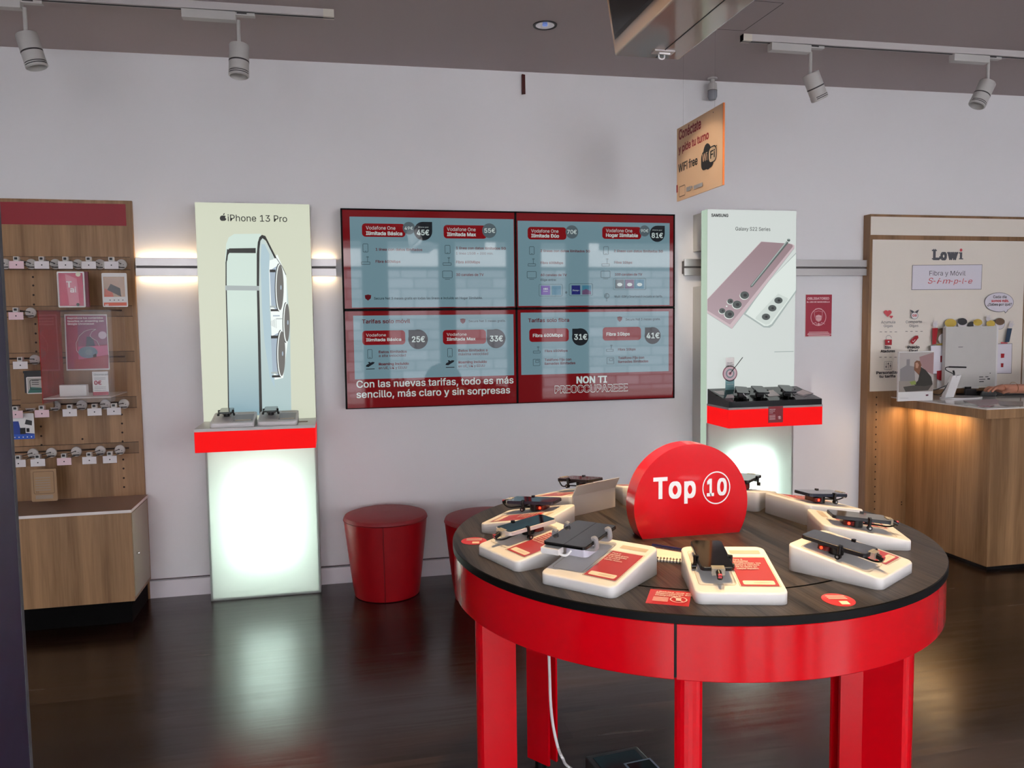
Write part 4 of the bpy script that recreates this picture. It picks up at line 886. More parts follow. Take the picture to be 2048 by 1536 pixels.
for i, lab in enumerate(('kraft brown box behind the silver pack, topmost of two', 'kraft brown box behind the silver pack, lower of two')):
    m = MB(); a = onY(45, 812-i*-2, 4.66-i*0.03); m.box(a.x, a.x+0.155, 4.64-i*0.035, 4.66-i*0.032, a.z-0.005, a.z+0.18-i*0.16, M_kraft); tag(m.build('brown_box', at=Vector((a.x, 4.66, a.z))), lab, 'box', 'packs hanging on the oak wall unit')
M_bl = mat('memory_blue', '163a8f', 0.35)
def d4(pr, w, h):
    pr.raw([(0, 0), (w, 0), (w, h*0.2), (w*0.4, h*0.26), (w*0.3, h*0.7), (0, h*0.7)], M_bl); pr.raw([(0, 0), (w, 0), (w, h*0.16), (0, h*0.2)], mat('memory_blue_light', '2255b8', 0.35)); pr.raw([(w*0.35, h*0.2), (w*0.6, h*0.2), (w*0.6, h*0.44), (w*0.35, h*0.44)], M_ink); pr.raw([(w*0.64, h*0.27), (w*0.78, h*0.27), (w*0.78, h*0.42), (w*0.64, h*0.42)], M_ink)
    pr.raw([(w*0.58, h*0.58), (w*0.9, h*0.52), (w*0.92, h*0.7), (w*0.65, h*0.76)], M_dark)
    for k in range(5): pr.disc(w*(0.1+0.19*k), h*0.08, 0.003, M_wht)
pack('memory_card_pack', 'blue and white memory card pack hanging low beside the dark jamb', 'memory card', 26, 826, 67, 879, 4.62, d4, group='packs hanging on the oak wall unit')
def d5(pr, w, h):
    pr.frame(0.012, h*0.24, w-0.012, h-0.012, 0.002, mat('brown_line', '5d4630', 0.6), 0.006)
    for k in range(6): pr.raw([(0.022, h*0.75-k*0.013), (w-0.03, h*0.75-k*0.013), (w-0.03, h*0.75-k*0.013-0.005), (0.022, h*0.75-k*0.013-0.005)], mat('pack_taupe', '9d8c7b', 0.4))
    pr.raw([(0.02, h*0.08), (w-0.02, h*0.08), (w-0.02, h*0.2), (0.02, h*0.2)], mat('pack_taupe', '9d8c7b', 0.4)); pr.textw('5m', 0.022, h*0.28, 0.008, mat('brown_line', '5d4630', 0.6))
pack('brown_package', 'kraft brown accessory package standing on the low shelf under the hooks', 'package', 64, 937, 112, 1004, 4.60, d5, back=mat('kraft_light', 'a58461', 0.55), group='packs hanging on the oak wall unit')
# --- clear acrylic case
AX0, AX1, AYF, AYB = -1.44, -1.12, 4.43, YB-0.0065; AZ1 = onY(150, 620, AYF).z; AZ0 = onY(150, 806, AYF).z; AZS = onY(150, 795, AYF).z
C = Vector(((AX0+AX1)/2, (AYF+AYB)/2, AZ0)); ac = thing('acrylic_case', 'clear acrylic display case with one red side on the oak wall unit', 'display case', C)
m = MB(); m.box(AX0+0.003, AX1-0.003, AYF, AYF+0.003, AZ0, AZ1, M_clear); m.build('front_pane', ac, C)
m = MB(); m.box(AX1-0.003, AX1, AYF, AYB, AZ0, AZ1, M_clear); m.build('side_pane', ac, C)
m = MB(); m.box(AX0, AX0+0.003, AYF, AYB, AZ0, AZ1, glassy('red_acrylic', 'd9402f', 0.45)); tag(m.build('red_side_pane', ac, C), 'translucent red side pane')
m = MB(); m.box(AX0+0.003, AX1-0.003, AYF+0.003, AYB, AZS-0.006, AZS, mat('case_shelf', 'd8cdc4', 0.35)); m.build('case_shelf', ac, C)
m = MB(); m.box(AX0, AX1, AYF, AYB, AZ1-0.003, AZ1, M_clear); m.build('lid', ac, C)
YP = YB-0.0062; pr = Print(Vector((-1.5, YP-0.0005, 1.2)), (1, 0, 0), (0, 0, 1), px=True).zoom(0, 600, 4.267)
M_mag = mat('poster_magenta', '9c1c4a', 0.35); M_mag2 = mat('poster_plum', '8a4068', 0.35)
pr.poly([(548, 122), (912, 122), (938, 595), (568, 603)], M_paper); pr.poly([(560, 134), (905, 134), (928, 583), (578, 590)], M_mag); pr.poly([(660, 136), (905, 134), (918, 380), (668, 400)], M_mag2)
pr.text('Reproduce tus contenidos', 575, 162, 880, M_wht, h=15, bold=0.03); pr.text('favoritos en streaming con', 575, 188, 886, M_wht, h=15, bold=0.03); pr.text('Google Chromecast', 577, 212, 805, M_wht, h=15, bold=0.03)
pr.line([(820, 250), (775, 250), (720, 268), (675, 310), (650, 370), (655, 430), (690, 480)], 0.0018, M_wht); pr.line([(815, 252), (785, 270), (768, 305), (785, 325), (830, 350), (852, 400), (850, 450)], 0.0018, M_wht)
pr.poly([(740, 312), (775, 315), (800, 345), (815, 398), (735, 400)], mat('device_navy', '232a48', 0.4)); pr.poly([(668, 398), (920, 388), (925, 465), (672, 510)], mat('pink_table', 'c45d86', 0.4)); pr.ell(752, 446, 82, 50, mat('device_grey_blue', '6f8797', 0.4)); pr.ell(760, 445, 30, 24, mat('device_mid', '8095a2', 0.4)); pr.poly([(795, 470), (822, 456), (828, 492), (798, 496)], M_ink)
pr.poly([(640, 508), (700, 505), (928, 470), (928, 583), (636, 588)], mat('poster_red2', 'a01530', 0.35)); pr.disc(876, 300, 0.021, mat('pale_badge', 'd9c6d6', 0.4))
tag(pr.mb.build('streaming_poster', at=Vector((-1.3, YP, 1.35))), 'magenta poster about a streaming device inside the acrylic case', 'poster')
a = onY(119, 788, 4.52); b = onY(172, 764, 4.52); m = MB(); m.box(a.x, b.x, 4.52, 4.56, AZS, AZS+(b.z-a.z), M_paper); tag(m.build('white_box', at=Vector(((a.x+b.x)/2, 4.54, AZS)), bevel=0.002), 'blank white box inside the acrylic case', 'box')
a = onY(186, 783, 4.54); b = onY(215, 735, 4.54); C = Vector(((a.x+b.x)/2, 4.54, AZS)); w = b.x-a.x; h = b.z-a.z; t = thing('price_card', 'white price card with red foot reading zero euros inside the acrylic case', 'price card', C)
m = MB(); m.box(-w/2, w/2, 0, 0.003, 0, h, M_paper); m.build('card', t); pr = Print((-w/2, -0.0003, 0), (1, 0, 0), (0, 0, 1))
pr.raw([(0, 0), (w, 0), (w, h*0.14), (0, h*0.14)], mat('price_red', 'a81c36', 0.4)); pr.textw('0€', 0.008, h*0.45, 0.02, mat('price_red', 'a81c36', 0.4), bold=0.03); pr.textw('Chromecast', 0.008, h*0.84, 0.009, M_grey, bold=0.02)
for k in (0.74, 0.68, 0.36, 0.3, 0.22): pr.raw([(0.008, h*k), (w-0.012, h*k), (w-0.012, h*k-0.002), (0.008, h*k-0.002)], M_grey)
pr.mb.build('print', t)
# ================================================================== red stools
M_lea = mat('red_leather', '9a0712', 0.38, spec=0.5, noise=0.06, nscale=25); M_seam = mat('seam_red', '7c0a12', 0.5)
def stool(x, y, label, r0=0.182, r1=0.234, h=0.468):
    t = thing('leather_stool', label, 'stool', (x, y, 0), math.radians(12), 'round red leather stools'); prof = []
    for i in range(15):
        k = i/14; prof.append((r0+(r1-r0)*(k**0.85), 0.004+(h-0.034)*k))
    m = MB(); m.lathe([(0, 0.004), (r0-0.01, 0.004)]+prof, M_lea, 64); m.build('body', t)
    m = MB(); m.lathe([(r1, h-0.032), (r1+0.001, h-0.022), (r1-0.006, h-0.01), (r1-0.03, h-0.002), (r1-0.09, h+0.004), (0, h+0.007)], mat('red_leather_top', '8f1c24', 0.5, noise=0.05, nscale=25), 64); m.build('cushion', t)
    m = MB(); m.lathe([(r1+0.0005, h-0.034), (r1+0.0035, h-0.031), (r1+0.0005, h-0.028)], M_seam, 64); m.build('piping', t)
    for a in (-97, 83):
        m = MB(); ca, sa = math.cos(math.radians(a-12)), math.sin(math.radians(a-12)); m.tube([((rr+0.0006)*ca, (rr+0.0006)*sa, z) for rr, z in prof], 0.0028, M_seam, 6, 0); m.build('seam', t)
    m = MB(); m.cyl((0, 0, 0), (0, 0, 0.004), r0-0.02, M_black, 32); m.build('base_plate', t)
    return t
stool(0.259, 4.542, 'round red leather stool standing free between lightbox and table'); q = onY(890, 1050, 4.33)
stool(q.x+0.234, 4.33, 'round red leather stool partly hidden behind the round table')
# ================================================================== round display table
TC = Vector((0.968, 2.099, 0)); TR = 0.665; TZ = 0.92
tb = thing('round_table', 'round display table with dark wood top, red band and six red legs', 'table', TC)
M_top = wood('black_ash', '060505', '403832', 0.4, 'Y', scale=1.3, streak=62, fine=0.75, bump=0.5, spec=0.35); M_edge = mat('top_edge_black', '050505', 0.5, spec=0.25)
m = MB()
def ring_top(ra, rb, m, zt, zb):
    n = 128; m.add([(r*math.cos(2*math.pi*i/n), r*math.sin(2*math.pi*i/n), z) for r, z in ((ra, zt), (rb-0.002, zt)) for i in range(n)], [(n+i, n+(i+1) % n, (i+1) % n, i)[::-1] for i in range(n)], M_top)
    m.lathe([(rb-0.002, zt), (rb, zt-0.002), (rb, zb), (ra, zb), (ra, zt)], M_edge, n)
ring_top(0.508, TR, m, TZ, TZ-0.02); m.build('outer_top', tb)
m = MB(); n = 96; r = 0.501
m.add([(r*math.cos(2*math.pi*i/n), r*math.sin(2*math.pi*i/n), TZ) for i in range(n)], [tuple(range(n))], M_top); m.lathe([(r, TZ), (r, TZ-0.02)], M_edge, n); m.build('inner_top', tb)
m = MB(); m.lathe([(0, TZ-0.0205), (TR-0.01, TZ-0.0205), (TR-0.01, TZ-0.012), (0.0, TZ-0.012)], M_edge, 96); m.build('under_board', tb)
m = MB()
for a0, n_ in ((20, 7), (60, 6), (-60, 0)):
    for k in range(n_):
        a = math.radians(a0-25*0-k*6-8); rr = 0.27
        m.add([(rr*math.cos(a)+x, rr*math.sin(a)+y, TZ+0.0004) for x, y in circ(0.0035, 8)], [tuple(range(8))], M_black)
for k in range(5):
    a = math.radians(195-k*9+0); m.add([(0.3*math.cos(a)+x, 0.3*math.sin(a)+y, TZ+0.0004) for x, y in circ(0.0035, 8)], [tuple(range(8))], M_black)
m.build('cable_holes', tb)
q = onZ(1353, 1245, 0.88); sa = math.degrees(math.atan2(q.y-TC.y, q.x-TC.x))
M_bandr = mat('red_band', 'd60010', 0.18, spec=0.5, coat=0.5)
for a0, a1 in ((sa+0.25, sa+179.8), (sa+180.2, sa+359.75)):
    m = MB(); m.lathe([(TR-0.006, TZ-0.021), (TR-0.004, TZ-0.023), (TR-0.004, TZ-0.140), (TR-0.006, TZ-0.142), (TR-0.03, TZ-0.142), (TR-0.03, TZ-0.021), (TR-0.006, TZ-0.021)], M_bandr, 80, a0=a0, a1=a1); m.build('red_band', tb)
m = MB(); m.lathe([(TR-0.012, TZ-0.025), (TR-0.012, TZ-0.14)], M_ink, 8, a0=sa-0.6, a1=sa+0.6); m.build('seam_strip', tb)
def leg(a):
    m = MB(); R = TR-0.045; D = 0.105; w0, w1 = 0.029, 0.024; t = 0.009
    out = []
    for i in range(9):
        k = math.radians(-58+116*i/8); out.append((R-0.026+0.026*math.cos(k)/1.0, w0*math.sin(k)/math.sin(math.radians(58))))
    pts = [(R-D, -w1)]+out+[(R-D, w1), (R-D, w1-t)]+[(x-t*1.1, y*0.78) for x, y in out[::-1]]+[(R-D, -w1+t)]
    m.prism(pts, 0.03, TZ-0.0215, M_red, Matrix.Rotation(math.radians(a), 4, 'Z')); l = m.build('leg', tb)
    m = MB(); m.cyl((R-0.05, 0, 0), (R-0.05, 0, 0.03), 0.022, M_black, 16); f = m.build('foot', l); f.matrix_local = Matrix.Rotation(math.radians(a), 4, 'Z')
    m = MB(); m.box(R-0.07, R-0.03, -w1+0.012, w1-0.012, 0.028, 0.034, M_black); g = m.build('foot_plate', l); g.matrix_local = f.matrix_local
for a in (3, 63, 123, 183, 246, 303): leg(a)
# ------------------------------------------------------------------ phone stands
SWL, SLL, SLO, SHI = 0.196, 0.225, 0.026, 0.064
M_scr = mat('off_screen', '060608', 0.04, spec=0.7, coat=0.5); M_card = mat('stand_card_red', 'b04048', 0.35, coat=0.3); M_cardl = mat('card_text', 'edd3cb', 0.5); M_shade_ink = mat('slot_shade_ink', 'c7b8a6', 0.45)
M_led = mat('red_led', 'ff2a10', 0.3, em=6.0); M_ledb = mat('dark_red_lens', '5a0d10', 0.15); M_clip = glassy('clear_clip', 'e8e0d0', 0.3)
def stand(label, x, y, z, a, s=1.0, sx=1.0, mats=None, card=None, phone=None, lab2=None, grp='white phone stands on the round table', pgrp='phones on the stands of the round table', led=True, w=None, panel=False):
    body = mats or M_cream; W, L, lo, hi = SWL*s*sx, SLL*s, SLO*s, SHI*s; rz = math.radians(a+90)
    t = thing('phone_stand', label, 'phone stand', (x, y, z), rz, grp)
    zf = lambda px, py: lo+(hi-lo)*(py+L/2)/L
    m = MB(); m.prism(rrect(W, L, 0.018*s, 6), 0.0, zf, body, smooth=False, inset=0.004); b = m.build('stand_base', t)
    for p in b.data.polygons:
        if len(p.vertices) == 4: p.use_smooth = True
    sl = Vector((0, L, hi-lo)).normalized(); pr = Print((0, -L/2, lo), (1, 0, 0), sl, base=0.0003)
    B = L/sl.y
    if card is not None:
        c0, c1, c2, c3 = 0.004*s, W/2-0.012*s, 0.030*s, 0.168*s
        fr = Print((0, -L/2, lo), (1, 0, 0), sl, base=0.0002); fr.frame(c0-0.003, c2-0.004, c1+0.003, c3+0.004, 0.0012, mat('recess_line', 'b8a992', 0.5), 0.004); fr.frame(-W/2+0.012*s, 0.034*s, c0-0.008, 0.2*s, 0.0012, mat('recess_line', 'b8a992', 0.5), 0.008)
        fr.rect(0.012*s, 0.186*s, W/2-0.016*s, 0.204*s, M_shade_ink, 0.002); fr.mb.build('recess_lines', t)  # shade of the slot recess painted as a flat darker beige patch
        pr.rect(c0, c2, c1, c3, M_card); pr.rect(c0+0.007, c2+0.006, c1-0.007, c2+0.024, mat('card_label', 'ecd9c4', 0.5), 0.004)
        pr.rect(c0+0.030, c2+0.016, c1-0.012, c2+0.0175, M_shade_ink); pr.rect(c0+0.030, c2+0.012, c1-0.018, c2+0.0135, M_shade_ink)
        for k, ln in enumerate([c_ for c_ in card if c_]): pr.textw(ln, c0+0.006, c3-0.016-k*0.0095, 0.0058, M_cardl, bold=0.02, cond=min(1.0, 14/max(len(ln), 1)))
        o = pr.mb.build('info_card', t); o['label'] = 'red info card'
    else:
        pr.frame(-W/2+0.014, 0.03, W/2-0.014, 0.2*s, 0.0015, mat('recess_line', 'b8a992', 0.5), 0.008); pr.mb.build('recess_lines', t)
    if panel:
        m = MB(); zt = hi+0.036; m.add([(-W/2, L/2, hi-0.064), (W/2, L/2, hi-0.064), (W/2, L/2+0.003, hi-0.064), (-W/2, L/2+0.003, hi-0.064), (-W/2, L/2, hi), (W/2, L/2, hi), (W/2, L/2+0.003, hi), (-W/2, L/2+0.003, hi), (-W/2, L/2+0.02, zt), (W/2, L/2+0.02, zt), (W/2, L/2+0.023, zt), (-W/2, L/2+0.023, zt)],
            [(0, 3, 2, 1), (0, 1, 5, 4), (4, 5, 9, 8), (2, 3, 7, 6), (6, 7, 11, 10), (8, 9, 10, 11), (1, 2, 6, 5), (5, 6, 10, 9), (3, 0, 4, 7), (7, 4, 8, 11)], mat('white_backing', 'd9cfc4', 0.4)); m.build('back_panel', t)
    if not phone: return t
    P = dict(x=-0.043, b=0.123, up=0.030, w=0.073, l=0.150, th=0.0085, rot=0, tilt=0.0, body='1a1a1e', scr=True, kind='black'); P.update(phone)
    pc = Vector((0, -L/2, lo))+sl*P['b']*s+Vector((P['x']*s, 0, P['up']*s)); ang = math.atan2(hi-lo, L)+math.radians(P['tilt']-4)
    Mp = Matrix.Translation(pc) @ Matrix.Rotation(ang, 4, 'X') @ Matrix.Rotation(math.radians(P['rot']), 4, 'Z')
    M0 = Matrix.Translation(Vector((x, y, z))) @ Matrix.Rotation(rz, 4, 'Z')
    w_, l_, th = P['w']*s, P['l']*s, P['th']
    ph = thing('smartphone', lab2 or 'x', 'phone', (0, 0, 0), 0, pgrp); mw = M0 @ Mp; ph.location = mw.to_translation(); ph.rotation_euler = mw.to_euler()
    bm_ = mat('phone_'+P['body'], P['body'], 0.25, spec=0.6); m = MB(); m.prism(rrect(w_, l_, 0.010, 5), 0, th, bm_, inset=0.0015); m.build('body', ph)
    m = MB(); pts = rrect(w_-0.004, l_-0.004, 0.0085, 5)
    m.prism(pts, th, th+0.0004, mat('screen_'+str(P.get('sc', '060608')), P.get('sc', '060608'), 0.05, spec=0.7, coat=0.5) if P['scr'] else bm_); m.build('screen' if P['scr'] else 'back_glass', ph)
    if P.get('fold'):
        m = MB(); m.box(-0.0006, 0.0006, -l_/2+0.003, l_/2-0.003, th+0.0004, th+0.0007, mat('fold_line', '2b2b2e', 0.3)); m.build('fold_crease', ph)
    # holder: puck, arms, plug (parts of the stand)
    zs = -(P['up']*s)*0.93
    def part(nm, mbx, lab=None):
        o = mbx.build(nm, t); o.matrix_local = Mp
        if lab: o['label'] = lab
        return o
    if P.get('white'):
        m = MB(); m.prism(rrect(0.062, 0.062, 0.012), zs, -0.001, mat('pedestal_white', 'd6d2de', 0.4)); part('pedestal', m)
        for sx_, sy_ in ((-1, -0.5), (1, -0.75), (1, 0.75), (-1, 0.75)):
            m = MB(); xx = sx_*w_*0.5; yy = sy_*l_*0.28
            m.tube([(xx*0.55, yy, -0.014), (xx*1.0, yy, -0.012), (xx*1.06, yy, 0.0), (xx*1.02, yy, th+0.006), (xx*0.9, yy, th+0.004)], 0.0062, M_grey, 8); part('grey_clamp', m)
        m = MB(); m.box(-w_*0.52, -w_*0.1, -l_*0.50-0.006, -l_*0.50+0.018, -0.02, -0.006, M_wht); m.tube([(-w_*0.2, -l_*0.5, -0.015), (0, -l_*0.5+0.006, -0.022), (0.01, -l_*0.4, -0.012)], 0.003, M_wht); part('white_plug', m)
        return t
    m = MB(); m.cyl((0, 0.004, zs), (0, 0.004, -0.0005), 0.017*s, M_black, 20); m.prism(rrect(0.05*s, 0.03*s, 0.01, cx=0, cy=0.028*s), zs*0.75, zs*0.25, M_ledb); part('holder_puck', m)
    if led: m = MB(); m.cyl((w_*0.2, 0.03*s, zs*0.5), (w_*0.36, 0.03*s, zs*0.5), 0.0035, M_led, 10); m.cyl((-w_*0.36, 0.03*s, zs*0.5), (-w_*0.2, 0.03*s, zs*0.5), 0.0035, M_led, 10); part('alarm_led', m)
    for sgn in (-1, 1):
        m = MB(); yy = -l_*0.12; xx = sgn*w_/2
        m.box(min(0, xx), max(0, xx), yy-0.006, yy+0.006, -0.006, -0.001, M_black); m.cyl((xx+sgn*0.003, yy, -0.014), (xx+sgn*0.003, yy, th+0.003), 0.0042, M_black, 10)
        m.cyl((xx+sgn*0.001, yy, -0.014), (xx+sgn*0.011, yy, -0.014), 0.0065, M_black, 12); m.cyl((xx+sgn*0.011, yy, -0.014), (xx+sgn*0.0115, yy, -0.014), 0.0028, M_alu, 10)
        m.box(min(xx, xx-sgn*0.004)+0.0, max(xx, xx-sgn*0.004), yy-0.0045, yy+0.0045, th+0.0006, th+0.0036, M_black); part('side_clamp', m)
    if P.get('plug', True):
        m = MB(); yb = -l_/2; m.box(-0.014, 0.014, yb-0.010, yb-0.0005, -0.006, th+0.001, M_clip); m.box(-0.014, 0.014, yb-0.0005, yb+0.006, th+0.0006, th+0.002, M_clip); part('clear_clip', m)
        m = MB(); m.cyl((0, yb-0.006, th*0.3), (0, yb-0.026, -0.004), 0.0065, M_black, 12); m.box(-0.004, 0.004, yb-0.0275, yb-0.022, -0.004, 0.004, mat('plug_mark', 'c44a52', 0.4)); part('cable_plug', m)
        m = MB(); m.tube([(0, yb-0.024, -0.004), (0.004, yb-0.020, -0.010), (0.008, yb-0.002, zs*0.7), (0.006, yb+0.03, zs*0.6), (0, 0, zs*0.6)], 0.0022, M_black, 8); part('cable_loop', m)
    return t
LD = ['Para ti', 'MultiSIM', 'OneNumber, los', 'datos y minutos', 'de tu tarifa en', 'cualquier dispositivo.']; LC = ['Para ti', 'pantalla gratis', 'si la necesitas', 'y el móvil', 'como nuevo.']
def pol(th, r): return TC.x+r*math.cos(math.radians(th)), TC.y+r*math.sin(math.radians(th))
S = [
 (-102.5, .483, -106, 'cream stand at the front of the table before the open notebook', 'black phone seen on its stand nearest the open notebook', LD, dict(up=0.022, tilt=2, body='121215')),
 (-138, .495, -139, 'cream stand holding the wide unfolded black tablet phone', 'wide unfolded black tablet phone gripped by grey clamps', LC, None),
 (-167, .49, -160, 'cream stand beside the round sticker at the table rim', 'silver sided phone with black screen above the table rim sticker', LD, dict(body='d8ccc6', up=0.020, th=0.010)),
 (159, .452, 141, 'cream stand turned towards the free standing red stool, with purple phone', 'dark purple phone with a red light glowing beneath', LD, dict(body='2a2230', sc='241c2c', up=0.026, tilt=-2, l=0.155, b=0.112)),
 (118, .472, 118, 'cream stand with a white folded panel on its back edge', 'dark brown phone behind the white folded panel', LD, dict(body='20181a', sc='1c1416', up=0.034)),
 (82.5, .470, 83, 'cream stand mostly hidden behind the red top ten sign', None, LD, None),
 (43, .463, 44, 'cream stand half hidden by the red top ten sign, before the glowing lightbox', 'grey lit phone tilted on a black bracket before the glowing lightbox', LD, dict(body='141416', sc='565c60', up=0.034, tilt=-4, b=0.12, x=-0.02)),
 (11, .478, 10, 'cream stand facing the wooden counter, farther of the two', 'dark blue phone with grey screen before the wooden counter', LD, dict(body='1c2030', sc='4a4d55', up=0.026, x=-0.04)),
 (-25, .46, -20, 'cream stand with grey screened phone and a bright red light', 'grey screened phone with a bright red light beneath', LD, dict(body='26262a', sc='3e3f42', up=0.024)),
 (-62, .487, -58.5, 'cream stand with matte black phone beside the round red sticker', 'matte black phone on the stand beside the round red sticker', LD, dict(body='17161a', sc='1b1a1f', up=0.024, tilt=1, l=0.158)),
]
for k, (th, r, a, lab, lab2, card, ph) in enumerate(S):
    x, y = pol(th, r)
    if k == 1: ph = dict(white=True, body='0d0d0f', sc='0b0b0d', w=0.114, l=0.168, th=0.0065, up=0.044, b=0.124, x=-0.060, rot=3, tilt=0, fold=True)
    stand(lab, x, y, TZ, a, card=card, phone=ph, lab2=lab2, panel=(k == 4), led=(k in (3, 4, 7, 8, 9)))
# ------------------------------------------------------------------ the red sign on the table
R_, cz_ = 0.172, 1.009; Ys = 2.063; cxs = 0.971; th_ = 0.062; C = Vector((cxs, Ys+th_/2, TZ))
ts = thing('top_ten_sign', 'red rounded sign reading Top 10 standing on the round table', 'sign', C)
m = MB(); al = math.degrees(math.asin((cz_-TZ)/R_)); pts = circ(R_, 72, 0, 0, -al, 180+al); Mx = Matrix(((1, 0, 0, cxs), (0, 0, 1, Ys), (0, 1, 0, cz_), (0, 0, 0, 1)))
n = len(pts); m.add([(cxs+x, yy, cz_+z) for yy in (Ys, Ys+th_) for x, z in pts], [tuple(range(n))[::-1], tuple(range(n, 2*n))], M_red)
m.add([(cxs+x, yy, cz_+z) for yy in (Ys, Ys+th_) for x, z in pts], [(i, i+1, n+i+1, n+i) for i in range(n-1)], M_red, smooth=True); m.add([(cxs+x, yy, cz_+z) for yy in (Ys, Ys+th_) for x, z in (pts[-1], pts[0])], [(0, 1, 3, 2)], M_red)
m.build('sign_body', ts, C)
pr = Print(Vector((cxs, Ys, cz_)), (1, 0, 0), (0, 0, 1), px=True, base=0.0006).zoom(1200, 860, 5.12); sw = mat('sign_white', 'eef0f2', 0.4)
pr.text('T', 545, 702, 690, sw, h=205, bold=0.028); pr.text('o', 702, 695, 832, sw, h=208, bold=0.028); pr.text('p', 860, 688, 978, sw, h=205, bold=0.028)
pr.text('1', 1092, 672, 1164, sw, h=165, bold=0.03); pr.text('0', 1196, 662, 1294, sw, h=160, bold=0.03); a, b = pr.P(1188, 590); pr.band([(a+x*0.91, b+y) for x, y in circ(0.047, 48)], [(a+x*0.91, b+y) for x, y in circ(0.0435, 48)], sw)
pr.mb.build('lettering', ts, C)
# ------------------------------------------------------------------ notebook and pen, leaflets
p0, p1, p2, p3 = onZ(1282, 1091, TZ+0.006), onZ(1395, 1100, TZ+0.006), onZ(1395, 1130, TZ+0.006), onZ(1305, 1116, TZ+0.006)
e = (p1-p0).normalized(); C = Vector((p0.x, p0.y, TZ)); ang = math.atan2(e.y, e.x); nb = thing('spiral_notebook', 'open white spiral notebook lying behind the front stand', 'notebook', C, ang)
m = MB(); m.box(0, 0.15, -0.112, 0, 0.0, 0.005, M_paper); m.build('lower_pages', nb, bevel=0.001)
m = MB(); m.add([(0, 0, 0.0052), (0.15, 0, 0.0052), (0.15, -0.1, 0.0062), (0, -0.1, 0.0062), (0.07, 0.008, 0.012), (0.15, 0.004, 0.006)], [(0, 3, 2, 1)], mat('pinkish_page', 'ead6cd', 0.6)); m.build('top_page', nb)
pr = Print((0, 0, 0.0066), (1, 0, 0), (0, 1, 0))
for k in range(6): pr.raw([(0.01, -0.01-k*0.013), (0.13, -0.01-k*0.013), (0.13, -0.0108-k*0.013), (0.01, -0.0108-k*0.013)], mat('page_line', 'b4a5a8', 0.6))
pr.mb.build('ruled_lines', nb)
m = MB()
for k in range(18): xx = 0.006+k*0.008; m.tube([(xx, -0.104, 0.006), (xx, -0.108, 0.011), (xx, -0.116, 0.009), (xx, -0.117, 0.002), (xx, -0.112, 0.0005)], 0.001, M_dark, 6, 3)
m.build('spiral_binding', nb)
a, b = onZ(1305, 1090, TZ+0.011), onZ(1378, 1102, TZ+0.011); m = MB(); d = (b-a).normalized(); m.cyl(a, a+d*0.1, 0.0045, mat('navy_pen', '1b1d4a', 0.25), 12); m.cyl(a+d*0.1, a+d*0.14, 0.0045, M_wht, 12); m.box(a.x+0.03, a.x+0.07, a.y-0.002, a.y+0.001, a.z+0.004, a.z+0.006, mat('navy_pen', '1b1d4a', 0.25)) if False else None
tag(m.build('pen', at=a), 'navy blue pen lying on the open spiral notebook', 'pen')
def leaf(name, label, pts, draw, cat='leaflet', grp=None):
    q = [onZ(px, py, TZ+0.0008) for px, py in pts]; c = sum(q, Vector())/4; u = ((q[1]-q[0])+(q[2]-q[3])).normalized(); v = Vector((-u.y, u.x, 0)); w = ((q[1]-q[0]).length+(q[2]-q[3]).length)/2; h = ((q[0]-q[3]).length+(q[1]-q[2]).length)/2
    t = thing(name, label, cat, (c.x, c.y, TZ), math.atan2(u.y, u.x), grp); draw(t, w, h); return t
M_lr = mat('leaflet_red', 'c92f35', 0.35, coat=0.2)
def dr1(t, w, h):
    m = MB(); m.box(-w/2, w/2, -h/2, h/2, 0, 0.0007, M_lr); m.build('sheet', t); pr = Print((-w/2, -h/2, 0.0007), (1, 0, 0), (0, 1, 0))
    for k, s_ in enumerate(('¿Sabías que estos', 'dispositivos son', 'maquetas?')): pr.textw(s_, w*0.16, h*(0.80-0.13*k), h*0.085, M_cardl, bold=0.03)
    for k in range(5): pr.raw([(w*0.14, h*(0.44-k*0.07)), (w*0.5, h*(0.44-k*0.07)), (w*0.5, h*(0.41-k*0.07)), (w*0.14, h*(0.41-k*0.07))], M_cardl)
    pr.ring(w*0.74, h*0.32, h*0.2, h*0.03, M_cardl); pr.line([(w*0.63, h*0.45), (w*0.85, h*0.18)], h*0.03, M_cardl); pr.raw([(w*0.68, h*0.22), (w*0.8, h*0.22), (w*0.8, h*0.42), (w*0.68, h*0.42)], M_cardl); pr.mb.build('print', t)
leaf('red_leaflet', 'rectangular red leaflet lying between two stands at the table front', ((1302, 1178), (1384, 1184), (1377, 1213), (1290, 1205)), dr1, grp='red leaflets on the table')
def dr2(t, w, h):
    m = MB(); m.add([(x*w/2, y*h/2, 0.0007) for x, y in circ(1, 40)]+[(x*w/2, y*h/2, 0) for x, y in circ(1, 40)], [tuple(range(40))]+[(40+i, 40+(i+1) % 40, (i+1) % 40, i) for i in range(40)], M_lr); m.build('sheet', t); pr = Print((0, 0, 0.0007), (1, 0, 0), (0, 1, 0))
    pr.raw([(-w*0.05, -h*0.38), (w*0.22, -h*0.38), (w*0.22, -h*0.12), (-w*0.05, -h*0.12)], mat('card_label', 'ecd9c4', 0.5))
    for k in range(3): pr.raw([(-w*0.3, h*(0.3-k*0.12)), (w*0.3, h*(0.3-k*0.12)), (w*0.3, h*(0.25-k*0.12)), (-w*0.3, h*(0.25-k*0.12))], M_cardl)
    pr.mb.build('print', t)
leaf('round_sticker', 'round red sticker on the table top before the matte black phone', ((1640, 1187), (1705, 1187), (1712, 1212), (1650, 1212)), dr2, 'sticker', 'round red stickers on the table')
leaf('round_sticker', 'round red sticker at the table rim near the silver sided phone', ((920, 1076), (962, 1074), (985, 1089), (925, 1088)), dr2, 'sticker', 'round red stickers on the table')
